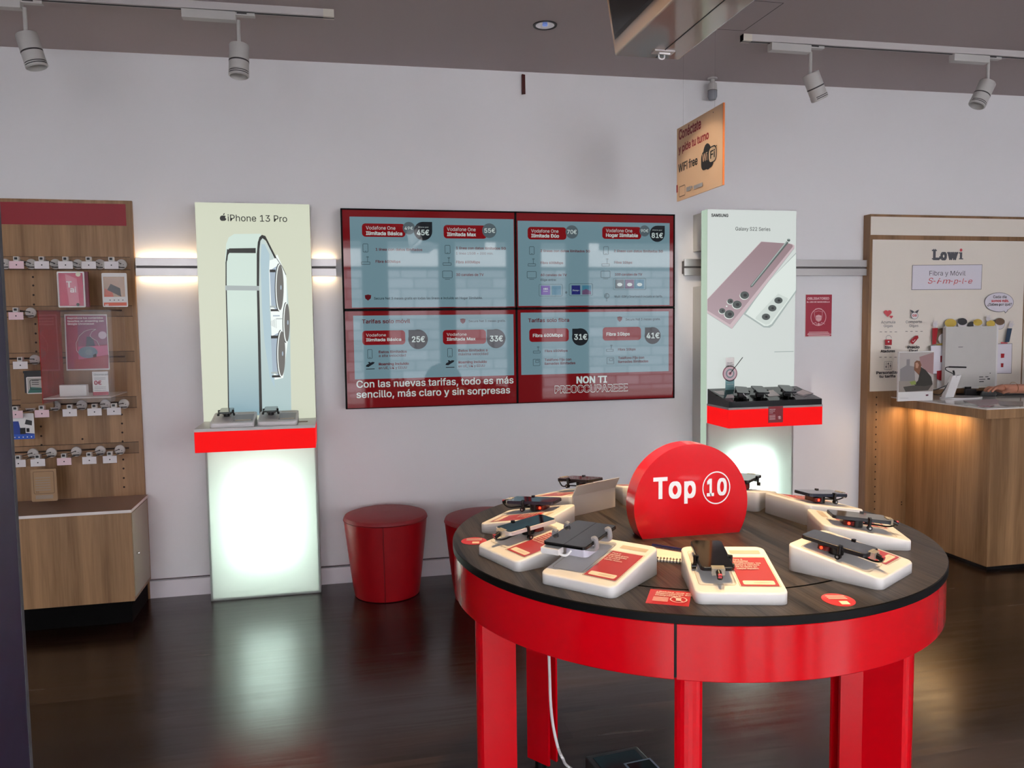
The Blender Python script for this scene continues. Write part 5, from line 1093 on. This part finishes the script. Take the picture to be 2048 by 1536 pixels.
# ------------------------------------------------------------------ under the table
pts = [onY(1097, 1290, 2.43), onY(1099, 1340, 2.43), onY(1101, 1400, 2.43), onY(1106, 1450, 2.41), onY(1116, 1495, 2.40), onY(1126, 1518, 2.37), onZ(1135, 1532, 0.006), onZ(1175, 1560, 0.006)]
m = MB(); m.tube(pts, 0.0048, M_wht, 10, 8); tag(m.build('power_cable', at=pts[-1]), 'white cable curving down from the table to the dark floor', 'cable')
q0, q1 = onZ(1170, 1513, 0.05), onZ(1263, 1494, 0.05); e = (q1-q0); ln = e.length; C = Vector((q0.x, q0.y, 0)); fb = thing('floor_power_box', 'flat black box with a small glassy window on the floor under the table', 'box', C, math.atan2(e.y, e.x))
m = MB(); m.box(0, ln+0.02, -0.34, 0, 0, 0.05, mat('box_black', '151517', 0.35)); m.build('box_body', fb, bevel=0.004)
m = MB(); m.box(0.02, ln-0.0, -0.32, -0.02, 0.05, 0.052, mat('box_glass', '0c0d10', 0.08)); m.build('glass_top', fb)
m = MB(); m.box(0.1, 0.2, -0.2, -0.09, 0.0522, 0.0535, mat('window_frame_blue', '6f7f90', 0.3)); m.box(0.107, 0.193, -0.193, -0.097, 0.0535, 0.0538, M_gloss); m.build('window_frame', fb)
# ------------------------------------------------------------------ stands on the two lightbox shelves
M_sgrey = mat('stand_grey', 'e6e2e1', 0.38)
for px, lab, l2, sx_ in ((473, 'pale grey stand on the shelf under the tall phone picture, beside the dark picture line', 'grey green phone with black clamps on the shelf, farther from the video wall', 1.08), (558, 'pale grey stand on the shelf under the tall phone picture, near the video wall', 'teal grey phone on the shelf, nearer the video wall', 1.0)):
    q = onZ(px, 846, ZT); stand(lab, q.x, 4.425, ZT, -90, s=0.92, sx=1.12*sx_, mats=M_sgrey, card=[''], phone=dict(body='3f4543', sc='66706b', l=0.13, b=0.13, up=0.03, plug=False), lab2=l2, grp='pale stands on the lightbox shelf', pgrp='phones on the lightbox shelf', led=False)
    for o in bpy.data.objects:
        if o.parent and o.parent.get('label') == lab and o.name.startswith('info_card'):
            o['label'] = 'grey info card'
            for i, mm in enumerate(o.data.materials):
                if mm == M_card: o.data.materials[i] = mat('grey_card', '9c9799', 0.4)
zt_ = TZ
for k, (px, rot, lab) in enumerate(((1483, -22, 'black phone on the sloping black shelf beside the archery target card'), (1519, -12, 'black phone in the middle of the sloping black shelf'), (1573, -14, 'black phone at the far end of the sloping black shelf from the target card'))):
    q = onY(px, 790, 4.43); ang = math.atan2(SL.z, SL.y); zz = SO.z+(4.43-SO.y)*SL.z/SL.y; C = Vector((q.x, 4.43, zz)); 
    Mp = Matrix.Translation(C) @ Matrix.Rotation(ang, 4, 'X') @ Matrix.Rotation(math.radians(rot), 4, 'Z')
    t = thing('smartphone', lab, 'phone', C, 0, 'phones on the sloping black shelf'); t.rotation_euler = Mp.to_euler()
    m = MB(); m.prism(rrect(0.074, 0.150, 0.01), 0.026, 0.034, mat('phone_dark_slate', '202226', 0.25), inset=0.0012); m.build('body', t)
    m = MB(); m.prism(rrect(0.070, 0.146, 0.009), 0.034, 0.0344, mat('slate_screen', '2c3035', 0.08, spec=0.7)); m.build('screen', t)
    m = MB(); m.cyl((0, 0.01, 0.0005), (0, 0.01, 0.026), 0.014, M_black); m.prism(rrect(0.05, 0.03, 0.008), 0.0005, 0.012, M_black); m.build('holder_puck', t)
    for s_ in (-1, 1): m = MB(); m.cyl((s_*0.04, -0.02, 0.016), (s_*0.04, -0.02, 0.037), 0.005, M_black, 10); m.cyl((s_*0.01, -0.02, 0.022), (s_*0.04, -0.02, 0.02), 0.004, M_black, 8); m.build('side_clamp', t)
    m = MB(); m.tube([(0, -0.075, 0.03), (0.01, -0.095, 0.022), (0.028, -0.085, 0.012), (0.02, -0.05, 0.006)], 0.0025, M_wht if k == 0 else M_black); m.build('cable_loop', t)
# ================================================================== wooden panel with the cream poster
PY = 4.717; PX0 = 3.488; PT = onY(1745, 428, PY).z
C = Vector((4.4, 4.75, 0)); wp = thing('wood_panel', 'oak wall panel carrying cream posters behind the counter', 'wall panel', C)
m = MB(); m.box(PX0, 5.55, PY, WALL-0.001, 0, PT, M_oakd); m.build('panel_board', wp, C, bevel=0.003)
pr0 = lambda: Print(Vector((PX0, PY, 0)), (1, 0, 0), (0, 0, 1), px=True).zoom(1700, 400, 3.839)
M_cp = mat('cream_poster', 'ebe3d6', 0.5)
a = onY(1741, 470, PY); b = onY(1741, 433, PY); m = MB(); m.box(a.x, 5.4, PY-0.003, PY, a.z+0.001, b.z, M_cp); m.build('header_sheet', wp, C)
a = onY(1739, 783, PY); b = onY(1740, 479, PY); zx = onY(2046, 600, PY).x
m = MB(); m.box(a.x, zx, PY-0.003, PY, a.z, b.z, M_cp); m.build('poster_sheet', wp, C)
m = MB(); m.box(zx+0.012, 5.4, PY-0.003, PY, a.z, b.z, M_cp); m.build('poster_sheet', wp, C)
m = MB()
for k in range(16):
    q = onY(1753-k*0.27, 794.5+k*14.9, PY); m.add([(q.x+x, PY-0.0006, q.z+y) for x, y in circ(0.0055, 12)], [tuple(range(12))], M_slot)
for y in (1004, 1009): q = onY(1803, y, PY); m.add([(q.x+x, PY-0.0006, q.z+z_) for x, z_ in circ(0.005, 12)], [tuple(range(12))], M_slot)
m.build('peg_holes', wp, C)
pr = Print(Vector((PX0, PY-0.003, 0)), (1, 0, 0), (0, 0, 1), px=True).zoom(1700, 400, 3.839)
G = mat('slate_ink', '56575c', 0.5); RD = mat('coral_ink', 'cd5158', 0.5); RE = mat('deep_red_ink', 'a31c26', 0.5); BL = mat('panel_lilac', 'e2dee6', 0.5); K1 = mat('near_black_ink', '26262a', 0.5)
# the poster title in heavy slab letters
pr.text('L', 636, 456, 686, G, h=74, bold=0.05); pr.rect(628, 382, 666, 392, G); pr.rect(628, 447, 694, 456, G); pr.rect(684, 432, 694, 456, G)
pr.text('o', 692, 457, 742, G, h=70, bold=0.05); pr.text('w', 746, 456, 826, G, h=70, bold=0.05); pr.rect(744, 402, 782, 410, G); pr.rect(795, 402, 830, 410, G)
pr.rect(842, 402, 858, 456, G); pr.rect(834, 402, 850, 411, G); pr.rect(834, 448, 866, 456, G); pr.disc(850, 385, 0.0105, RD)
pr.poly([(476, 500), (1013, 495), (1005, 687), (469, 691)], G); pr.poly([(479, 503), (1010, 498), (1002, 684), (472, 688)], BL)
pr.text('Fibra y Móvil', 606, 580, 882, G, h=36)
x = 592
for ch, wd in (('S', 34), ('i', 12), ('m', 52), ('p', 28), ('l', 10), ('e', 30)):
    pr.text(ch, x, 642, x+wd, RD, h=40 if ch != 'S' else 44, ital=0.25); x += wd+12
    if ch != 'e': pr.rect(x-2, 622, x+14, 627, RD)
    x += 22
pr.ell(1138, 785, 112, 75, G); pr.poly([(1175, 850), (1208, 848), (1186, 870)], G); pr.ell(1138, 785, 109, 72, BL); pr.poly([(1176, 846), (1204, 846), (1187, 865)], BL)
pr.text('Cada día', 1092, 754, 1194, K1, h=20, bold=0.01); pr.text('somos más.', 1078, 784, 1212, RD, h=20, bold=0.03); pr.text('¿Sabes por qué?', 1048, 812, 1234, K1, h=20, bold=0.01)
def heart(x, y, s): pr.ell(x-s*0.48, y-s*0.3, s*0.55, s*0.5, RD, 16); pr.ell(x+s*0.48, y-s*0.3, s*0.55, s*0.5, RD, 16); pr.poly([(x-s, y-s*0.1), (x+s, y-s*0.1), (x, y+s)], RD)
heart(283, 870, 29); heart(309, 898, 13)
for (x, y, a_, b_) in ((285, 948, 'Acumula', 'Gigas'), (481, 946, 'Comparte', 'Gigas'), (281, 1142, 'Sin', 'Ataduras'), (478, 1140, 'Precio', 'Final'), (277, 1336, 'Personaliza', 'tu tarifa')):
    wa = len(a_)*7.2*1.07; wb = len(b_)*6.9*1.0; bo = 0.0 if y < 1000 else 0.03
    pr.text(a_, x-wa, y, x+wa, K1 if bo else G, h=20, bold=bo); pr.text(b_, x-wb, y+28, x+wb, K1 if bo else G, h=19, bold=bo)
for x, y in ((218, 1012), (414, 1008), (214, 1206)):
    for k in range(4): pr.rect(x+k*38, y-1, x+18+k*38, y+2, K1)
pr.poly([(448, 842), (470, 850), (484, 862), (498, 850), (518, 842), (505, 868), (462, 868)], G); pr.ell(483, 888, 28, 27, G); pr.ell(483, 888, 25, 24, M_paper); pr.text('GB', 466, 895, 500, RD, h=16, bold=0.03)
pr.rect(257, 1072, 308, 1113, RE, 0.003); pr.line([(266, 1072), (264, 1052), (276, 1040), (292, 1040), (304, 1052), (304, 1062)], 0.002, G); pr.ell(283, 1088, 6, 6, M_wht)
pr.poly([(446, 1086), (488, 1042), (508, 1040), (512, 1058), (472, 1106), (462, 1106)], RE); pr.line([(464, 1082), (472, 1088), (486, 1072)], 0.003, M_wht)
pr.frame(249, 1238, 308, 1300, 0.002, G, 0.006)
for k, yy in enumerate((1280, 1256, 1272)): pr.rect(262+k*16, 1246, 264+k*16, 1292, G); pr.ell(263+k*16, yy, 5, 5, K1)
# waving crowd drawing
BR = mat('hair_brown', '6d5540', 0.5); YL = mat('hair_yellow', 'c9ac4e', 0.5); BK = mat('hair_black', '3b3b3d', 0.5); SK = mat('drawn_face', 'dad5d6', 0.5); NV = mat('sleeve_navy', '33475c', 0.5)
def head(x, y, r, hair, up=0.55): pr.ell(x, y, r+2, r*1.15+2, G, 20); pr.ell(x, y, r, r*1.15, SK, 20); pr.ell(x, y-r*0.45, r*1.02, r*0.75, hair, 20)
for x, y, r, h_ in ((755, 965, 44, YL), (845, 950, 36, BK), (920, 975, 34, BK), (962, 955, 34, YL), (1060, 965, 34, YL), (1130, 950, 36, BR)): head(x, y, r, h_)
pr.ell(690, 1045, 55, 62, BR); pr.ell(700, 1068, 42, 44, SK); pr.poly([(612, 985), (655, 982), (640, 1105), (612, 1110)], RE); pr.poly([(640, 1110), (735, 1085), (735, 1115), (640, 1118)], YL)
pr.poly([(1185, 985), (1222, 985), (1200, 1090), (1168, 1092)], NV); pr.poly([(1135, 1090), (1190, 1095), (1180, 1106), (1135, 1106)], RD)
def hand_(x, y, s):
    pr.ell(x, y, s*0.55, s*0.6, SK, 16)
    for k in range(4): pr.line([(x-s*0.35+k*s*0.25, y-s*0.3), (x-s*0.45+k*s*0.32, y-s*1.05)], 0.0045, SK)
    pr.line([(x+s*0.4, y), (x+s*0.85, y-s*0.35)], 0.0045, SK)
hand_(632, 960, 30); hand_(1035, 915, 28); hand_(1210, 962, 30)
pr.poly([(592, 1115), (1218, 1100), (1212, 1330), (600, 1335)], G); pr.poly([(595, 1118), (1215, 1103), (1209, 1327), (603, 1332)], BL)
pr.poly([(668, 1195), (732, 1190), (732, 1244), (668, 1244)], RE); pr.rect(692, 1195, 700, 1244, BL); pr.poly([(686, 1172), (720, 1155), (735, 1165), (730, 1180), (692, 1190)], RE); pr.poly([(1130, 1178), (1158, 1178), (1155, 1210), (1130, 1212)], RE); pr.poly([(1130, 1252), (1150, 1252), (1148, 1282), (1130, 1282)], RE)
pr.poly([(640, 1310), (735, 1300), (735, 1330), (770, 1400), (740, 1430), (640, 1370)], RE); pr.poly([(640, 1380), (960, 1425), (960, 1445), (640, 1440)], M_paper)
pr.mb.build('poster_print', wp, C)
# ================================================================== service counter
CT = 1.004; XA, XB_ = 3.672, 4.62; YA = 3.900
C = Vector((4.2, 4.3, 0)); ct = thing('service_counter', 'oak service counter with white top and warm light under its overhang', 'counter', C)
m = MB(); m.box(XA, XB_, YA, PY-0.001, CT-0.008, CT, mat('counter_white', 'd9d5d0', 0.12, coat=0.4)); m.build('white_top', ct, C, bevel=0.001)
m = MB(); m.box(XA, XB_, YA+0.001, PY-0.001, CT-0.062, CT-0.0085, M_oak); m.build('oak_apron', ct, C, bevel=0.001)
m = MB(); m.box(3.805, XB_-0.02, 4.005, PY-0.001, 0.028, CT-0.0625, M_oak); m.build('counter_base', ct, C)
m = MB(); m.box(3.83, XB_-0.04, 4.03, PY-0.001, 0, 0.028, M_black); m.build('plinth', ct, C)
m = MB(); m.box(3.72, 3.735, 4.2, 4.66, CT-0.0665, CT-0.0625, emis('warm_strip', 'ffc98a', 5.0)); m.build('light_strip', ct, C)
l = bpy.data.lights.new('counter_light', 'AREA'); l.shape = 'RECTANGLE'; l.size = 0.02; l.size_y = 0.5; l.energy = 2.4; l.color = (1.0, 0.66, 0.32)
o = bpy.data.objects.new('counter_light', l); COL.objects.link(o); o.parent = ct; o.location = Vector((3.735, 4.43, CT-0.068))-C
pr = Print(Vector((XA, YA, CT)), (1, 0, 0), (0, 1, 0), px=True)
pr.poly([(1925, 801), (1990, 798), (2010, 806), (1960, 812)], mat('counter_leaf_pink', 'a98d93', 0.3)); pr.poly([(1958, 812), (1990, 811), (1978, 815), (1955, 814)], mat('counter_leaf_red', '8d2f46', 0.3)); pr.poly([(1995, 803), (2046, 803), (2046, 812), (2000, 811)], mat('counter_leaf_grey', '8f8b88', 0.3))
pr.mb.build('printed_sheets', ct, C)
# photo standee
YF_ = 4.42; a, b = onY(1796, 790, YF_), onY(1868, 702, YF_); C = Vector(((a.x+b.x)/2, YF_, CT)); w, h = b.x-a.x, b.z-CT; pst = thing('photo_standee', 'standing photo card of a crouching long haired woman on the counter', 'photo card', C)
m = MB(); m.box(-w/2, w/2, 0, 0.012, 0, h, M_paper); m.build('card_block', pst)
pr = Print((-w/2, -0.0004, 0), (1, 0, 0), (0, 0, 1)); S_ = lambda x, y: ((x-285)/(655-285)*w, (880-y)/(880-418)*h)
def pp(pts, m_): pr.raw([S_(*p) for p in pts], m_)
pp([(288, 425), (652, 428), (650, 795), (288, 793)], mat('photo_haze', 'b5ada8', 0.5)); pp([(500, 470), (652, 430), (652, 640), (560, 600), (510, 540)], mat('photo_rose', 'a2807f', 0.5)); pp([(300, 580), (365, 545), (365, 490), (400, 488), (400, 550), (450, 560), (460, 700), (300, 690)], mat('photo_grey', '8b8585', 0.5))
pp([(288, 690), (650, 700), (650, 795), (288, 793)], mat('photo_sand', '9a8f86', 0.5)); pp([(495, 600), (520, 565), (570, 595), (630, 660), (648, 730), (600, 760), (480, 745), (450, 730), (490, 690), (500, 650)], mat('photo_olive', '33302a', 0.5))
pp([(448, 520), (470, 502), (505, 508), (522, 545), (515, 590), (500, 640), (478, 620), (445, 590)], mat('photo_hair', '7d5238', 0.5)); pp([(458, 525), (480, 520), (495, 545), (485, 575), (462, 572)], mat('photo_skin', 'bb8d74', 0.5)); pp([(335, 745), (440, 735), (560, 745), (640, 735), (600, 785), (360, 792)], mat('photo_weave', '4d4841', 0.5)); pp([(400, 700), (460, 690), (470, 725), (420, 730)], mat('photo_lime', '8a9a4c', 0.5))
pp([(575, 825), (603, 823), (603, 836), (577, 838)], mat('photo_maroon', '5b1730', 0.5)); pr.raw([S_(300, 848), S_(390, 852), S_(390, 854), S_(300, 850)], M_grey); pr.mb.build('photo_print', pst)
# monitor seen from behind
YM = 4.64; a, b = onY(1889, 775, YM), onY(1996, 652, YM); C = Vector(((a.x+b.x)/2, YM+0.02, CT)); mo = thing('computer_monitor', 'silver computer monitor turned away, standing on the counter', 'monitor', C, math.radians(0))
M_sil = mat('monitor_silver', 'c9c7c2', 0.4, metal=0.0, noise=0.04, nscale=12); w = b.x-a.x
m = MB(); m.prism(rrect(w, b.z-a.z, 0.006), 0, 0.03, M_sil, Matrix(((1, 0, 0, 0), (0, 0, 1, -0.02), (0, 1, 0, (a.z+b.z)/2-CT), (0, 0, 0, 1)))); m.build('back_shell', mo)
m = MB(); m.box(w/2-0.010, w/2+0.004, -0.021, 0.012, a.z-CT, b.z-CT, mat('pale_edge', 'e6e4e2', 0.3)); m.build('edge_strip', mo)
m = MB(); m.box(-w/2+0.01, w/2-0.01, 0.0102, 0.0115, a.z-CT+0.01, b.z-CT-0.01, M_scr); m.build('screen', mo)
m = MB(); m.box(-0.02, 0.02, -0.005, 0.008, 0.008, a.z-CT+0.02, M_dark); m.box(-0.07, 0.07, -0.03, 0.03, 0, 0.008, M_dark); m.build('monitor_foot', mo)
pr = Print((-w/2, -0.0204, a.z-CT), (1, 0, 0), (0, 0, 1)); hh = b.z-a.z
pr.raw([(w*0.24, hh*0.655), (w*0.33, hh*0.655), (w*0.33, hh*0.67), (w*0.24, hh*0.67)], M_grey)
for x0_, y0_, ww, h2 in ((0.66, 0.15, 0.08, 0.012), (0.78, 0.15, 0.06, 0.012), (0.66, 0.11, 0.12, 0.01), (0.82, 0.11, 0.05, 0.02), (0.66, 0.07, 0.09, 0.014), (0.86, 0.21, 0.02, 0.012)): pr.raw([(w*x0_, hh*y0_), (w*(x0_+ww), hh*y0_), (w*(x0_+ww), hh*(y0_+h2)), (w*x0_, hh*(y0_+h2))], M_dark)
pr.mb.build('rating_label', mo)
# white security arm with its cable
q = onZ(1922, 796, CT); C = Vector((q.x, q.y, CT)); sa_ = thing('security_stand', 'glossy white sloping security stand with black plug before the monitor', 'security stand', C); M_gw = mat('gloss_white', 'ecebea', 0.15, coat=0.5)
m = MB(); m.add([(x*0.145, y*0.09, z) for z in (0, 0.009) for x, y in circ(1, 40)], [tuple(range(40))[::-1], tuple(range(40, 80))]+[(i, (i+1) % 40, 40+(i+1) % 40, 40+i) for i in range(40)], M_gw); m.build('oval_foot', sa_, bevel=0.002)
p_ = onY(1886, 794, q.y)-C; r_ = onY(1902, 752, q.y)-C; r2_ = onY(1920, 750, q.y)-C; p2_ = onY(1900, 794, q.y)-C
m = MB(); vs = [(p_.x, -0.02, 0.008), (p2_.x+0.012, -0.02, 0.008), (r2_.x, -0.014, r2_.z), (r_.x, -0.014, r_.z)]; vs += [(x, -y, z) for x, y, z in vs]; m.add(vs, [(0, 1, 2, 3), (4, 7, 6, 5), (0, 4, 5, 1), (1, 5, 6, 2), (2, 6, 7, 3), (3, 7, 4, 0)], M_gw); m.build('sloping_arm', sa_, bevel=0.003)
tp_ = Vector(((r_.x+r2_.x)/2-0.012, 0, r_.z)); m = MB(); m.cyl(tp_-Vector((0, 0, 0.012)), tp_+Vector((0, 0, 0.004)), 0.017, M_gw, 24); m.build('top_collar', sa_)
a = onY(1893, 734, q.y)-C; b = onY(1932, 734, q.y)-C; m = MB(); m.tube([tp_+Vector((0, 0, 0.004)), tp_+Vector((0, 0, 0.02)), tp_+Vector((-0.006, 0, 0.035))], 0.006, M_black); m.cyl((a.x+0.02, 0, a.z), (b.x, 0, b.z-0.002), 0.005, M_black); m.build('black_plug', sa_)
m = MB(); m.tube([tp_+Vector((0, 0, 0.012)), (a.x-0.002, 0, a.z-0.02), (a.x-0.004, 0, a.z-0.004), (a.x+0.02, 0, a.z)], 0.003, M_black); m.tube([tp_+Vector((-0.02, 0, -0.01)), Vector((-0.14, 0.01, 0.035)), Vector((-0.2, 0.0, 0.03)), Vector((-0.24, -0.01, 0.045))], 0.003, M_black); m.tube([tp_+Vector((-0.02, 0.005, -0.05)), Vector((-0.16, 0.03, 0.06)), Vector((-0.24, 0.01, 0.055))], 0.003, M_black); m.build('black_cable', sa_)
# bag, mouse and keyboard
q = onZ(1940, 789, CT); C = Vector((q.x+0.03, 4.545, CT)); m = MB(); m.lathe([(0.0, 0.0), (0.034, 0.0), (0.038, 0.012), (0.032, 0.026), (0.0, 0.032)], mat('slate_case', '4f5556', 0.35), 24, Matrix.Translation(C) @ Matrix.Scale(1.5, 4, (1, 0, 0))); tag(m.build('round_case', at=C), 'grey rounded case lying on the counter behind the white stand', 'case')
q = onZ(1893, 786, CT); C = Vector((q.x, 4.58, CT)); m = MB(); m.box(C.x-0.06, C.x+0.03, C.y, C.y+0.02, CT, CT+0.045, M_dark); tag(m.build('dark_pouch', at=C, bevel=0.006), 'dark pouch on the counter between photo card and white stand', 'pouch')
q = onZ(1966, 789, CT); C = Vector((q.x+0.17, q.y-0.04, CT)); kb = thing('keyboard', 'black keyboard lying on the counter under the resting hand', 'keyboard', C, math.radians(-12))
m = MB(); m.box(-0.19, 0.19, -0.075, 0.075, 0.0, 0.016, M_black); m.build('keyboard_tray', kb, bevel=0.003)
m = MB()
for i in range(15):
    for j in range(5): m.box(-0.178+i*0.024, -0.158+i*0.024, -0.063+j*0.026, -0.042+j*0.026, 0.0155, 0.021, M_dark)
tag(m.build('keys', kb), kind='stuff')
KB = C
# ================================================================== person at the counter
M_skin = mat('skin', 'b98068', 0.5, spec=0.35); M_shirt = mat('red_shirt', '8c1422', 0.7); M_hair = mat('dark_hair', '2a1c15', 0.5)
def skinned(name, chains, m_, parent=None, at=None, sub=2, root=None):
    """chains: lists of (x, y, z, radius); a point written twice joins the chains there"""
    bm = bmesh.new(); lay = bm.verts.layers.skin.verify(); seen = {}
    def vert(p):
        k = tuple(round(c, 4) for c in p[:3])
        if k not in seen: v = bm.verts.new((p[0]-at.x, p[1]-at.y, p[2]-at.z)); v[lay].radius = (p[3], p[3] if len(p) < 5 else p[4]); seen[k] = v
        return seen[k]
    for c in chains:
        vs = [vert(p) for p in c]
        for a_, b_ in zip(vs, vs[1:]):
            if not bm.edges.get((a_, b_)): bm.edges.new((a_, b_))
    bm.verts.ensure_lookup_table()
    for v in bm.verts: v[lay].use_root = False
    r = seen[tuple(round(c, 4) for c in (root or chains[0][0])[:3])]; r[lay].use_root = True
    me = bpy.data.meshes.new(name); bm.to_mesh(me); bm.free(); me.materials.append(m_)
    o = bpy.data.objects.new(name, me); COL.objects.link(o)
    o.modifiers.new('skin', 'SKIN').use_smooth_shade = True; s_ = o.modifiers.new('smooth', 'SUBSURF'); s_.levels = sub; s_.render_levels = sub
    if parent: o.parent = parent
    return o
PC = Vector((4.98, 4.30, 0)); pe = thing('person', 'person whose bare forearm and hand rest on the black keyboard at the counter', 'person', PC)
hz = CT+0.050; wr = onY(2012, 777, 4.17); wx, wy = wr.x, 4.17; hz = wr.z
pel = (4.98, 4.30, 0.92, .12); che = (4.97, 4.30, 1.28, .135); nk = (4.965, 4.30, 1.44, .055); hd = (4.945, 4.30, 1.53, .085); hd2 = (4.935, 4.30, 1.61, .095); hd3 = (4.945, 4.30, 1.69, .07)
shR = (4.93, 4.14, 1.37, .06); elR = (4.66, 4.10, 1.13, .042); mid = (4.42, 4.13, 1.075, .037); wrp = (wx, wy, hz, .024, .03); pal = (wx-0.045, wy+0.006, hz-0.002, .016, .032)
shL = (4.93, 4.46, 1.37, .06); elL = (4.74, 4.55, 1.14, .042); wrL = (4.60, 4.38, 1.06, .027); paL = (4.55, 4.34, 1.045, .022)
ch = [[pel, che, nk, hd, hd2, hd3], [che, shR, elR, mid, wrp, pal], [che, shL, elL, wrL, paL]]
for k, (dy, L_) in enumerate(((-0.027, 0.070), (-0.009, 0.080), (0.010, 0.076), (0.028, 0.062))):
    b0 = (pal[0]-0.018, pal[1]+dy*0.95, pal[2]+0.002, .0092); b1 = (b0[0]-L_*0.42, b0[1]+dy*0.15, b0[2]+0.008, .0085); b2 = (b1[0]-L_*0.33, b1[1]+dy*0.1, b1[2]-0.010, .0078); b3 = (b2[0]-L_*0.2, b2[1], b2[2]-0.016, .0068)
    ch.append([pal, b0, b1, b2, b3])
ch.append([wrp, (wx-0.018, wy-0.036, hz-0.008, .012), (wx-0.05, wy-0.052, hz-0.014, .010), (wx-0.078, wy-0.054, hz-0.022, .0085)])
for k, (dx, dy) in enumerate(((-0.06, -0.03), (-0.075, -0.01), (-0.07, 0.012), (-0.05, 0.03))): ch.append([paL, (paL[0]+dx*0.5, paL[1]+dy*0.8, paL[2], .009), (paL[0]+dx, paL[1]+dy, paL[2]-0.012, .0075)])
for s_ in (-1, 1): ch.append([pel, (4.98, 4.30+s_*0.09, 0.86, .09), (4.96, 4.30+s_*0.1, 0.48, .06), (4.99, 4.30+s_*0.1, 0.10, .04), (4.93, 4.30+s_*0.1, 0.035, .034), (4.82, 4.30+s_*0.1, 0.025, .024)])
body = skinned('body', ch, M_skin, pe, PC, 2, pel)
sh = skinned('shirt', [[(4.98, 4.30, 0.90, .145), (4.97, 4.30, 1.1, .135), (4.97, 4.30, 1.28, .155), (4.965, 4.30, 1.385, .085)], [(4.97, 4.30, 1.28, .155), (4.93, 4.14, 1.37, .075), (4.80, 4.12, 1.255, .062)], [(4.97, 4.30, 1.28, .155), (4.93, 4.46, 1.37, .075), (4.845, 4.5, 1.265, .062)]], M_shirt, pe, PC, 2)
tr = skinned('trousers', [[(4.98, 4.30, 0.94, .15), (4.98, 4.30, 0.88, .15), (4.98, 4.21, 0.83, .10), (4.96, 4.20, 0.48, .072), (4.99, 4.20, 0.10, .055)], [(4.98, 4.30, 0.88, .15), (4.98, 4.39, 0.83, .10), (4.96, 4.40, 0.48, .072), (4.99, 4.40, 0.10, .055)]], mat('dark_trousers', '22222a', 0.8), pe, PC, 2)
m = MB(); m.lathe([(0, 0.13), (0.06, 0.115), (0.1, 0.06), (0.108, 0.0), (0.1, -0.08), (0.105, -0.16), (0.08, -0.2)], M_hair, 24, Matrix.Translation(Vector((4.965, 4.30, 1.63))) @ Matrix.Scale(0.85, 4, (1, 0, 0)), a0=-125, a1=125); m.build('hair', pe, PC)
for s_ in (-1, 1): m = MB(); m.lathe([(0, -0.012), (0.009, -0.008), (0.012, 0), (0.009, 0.008), (0, 0.012)], M_ink, 12, Matrix.Translation(Vector((4.852, 4.30+s_*0.033, 1.615)))); m.build('eye', pe, PC)
m = MB(); m.tube([(4.862, 4.30, 1.61), (4.838, 4.30, 1.578), (4.852, 4.30, 1.572)], 0.011, M_skin); m.build('nose', pe, PC)
m = MB(); m.tube([(4.866, 4.278, 1.545), (4.853, 4.30, 1.543), (4.866, 4.322, 1.545)], 0.006, mat('lips', '8f3f3c', 0.5)); m.build('mouth', pe, PC)
m = MB(); a = wx+0.055; m.lathe([(0.034, 0.0), (0.0355, 0.001), (0.034, 0.002)], mat('gold_bracelet', 'd0a050', 0.25, metal=1.0), 32, Matrix.Translation(Vector((a, wy-0.001, hz+0.004))) @ Matrix.Rotation(math.radians(84), 4, 'Y')); m.build('bracelet', pe, PC)
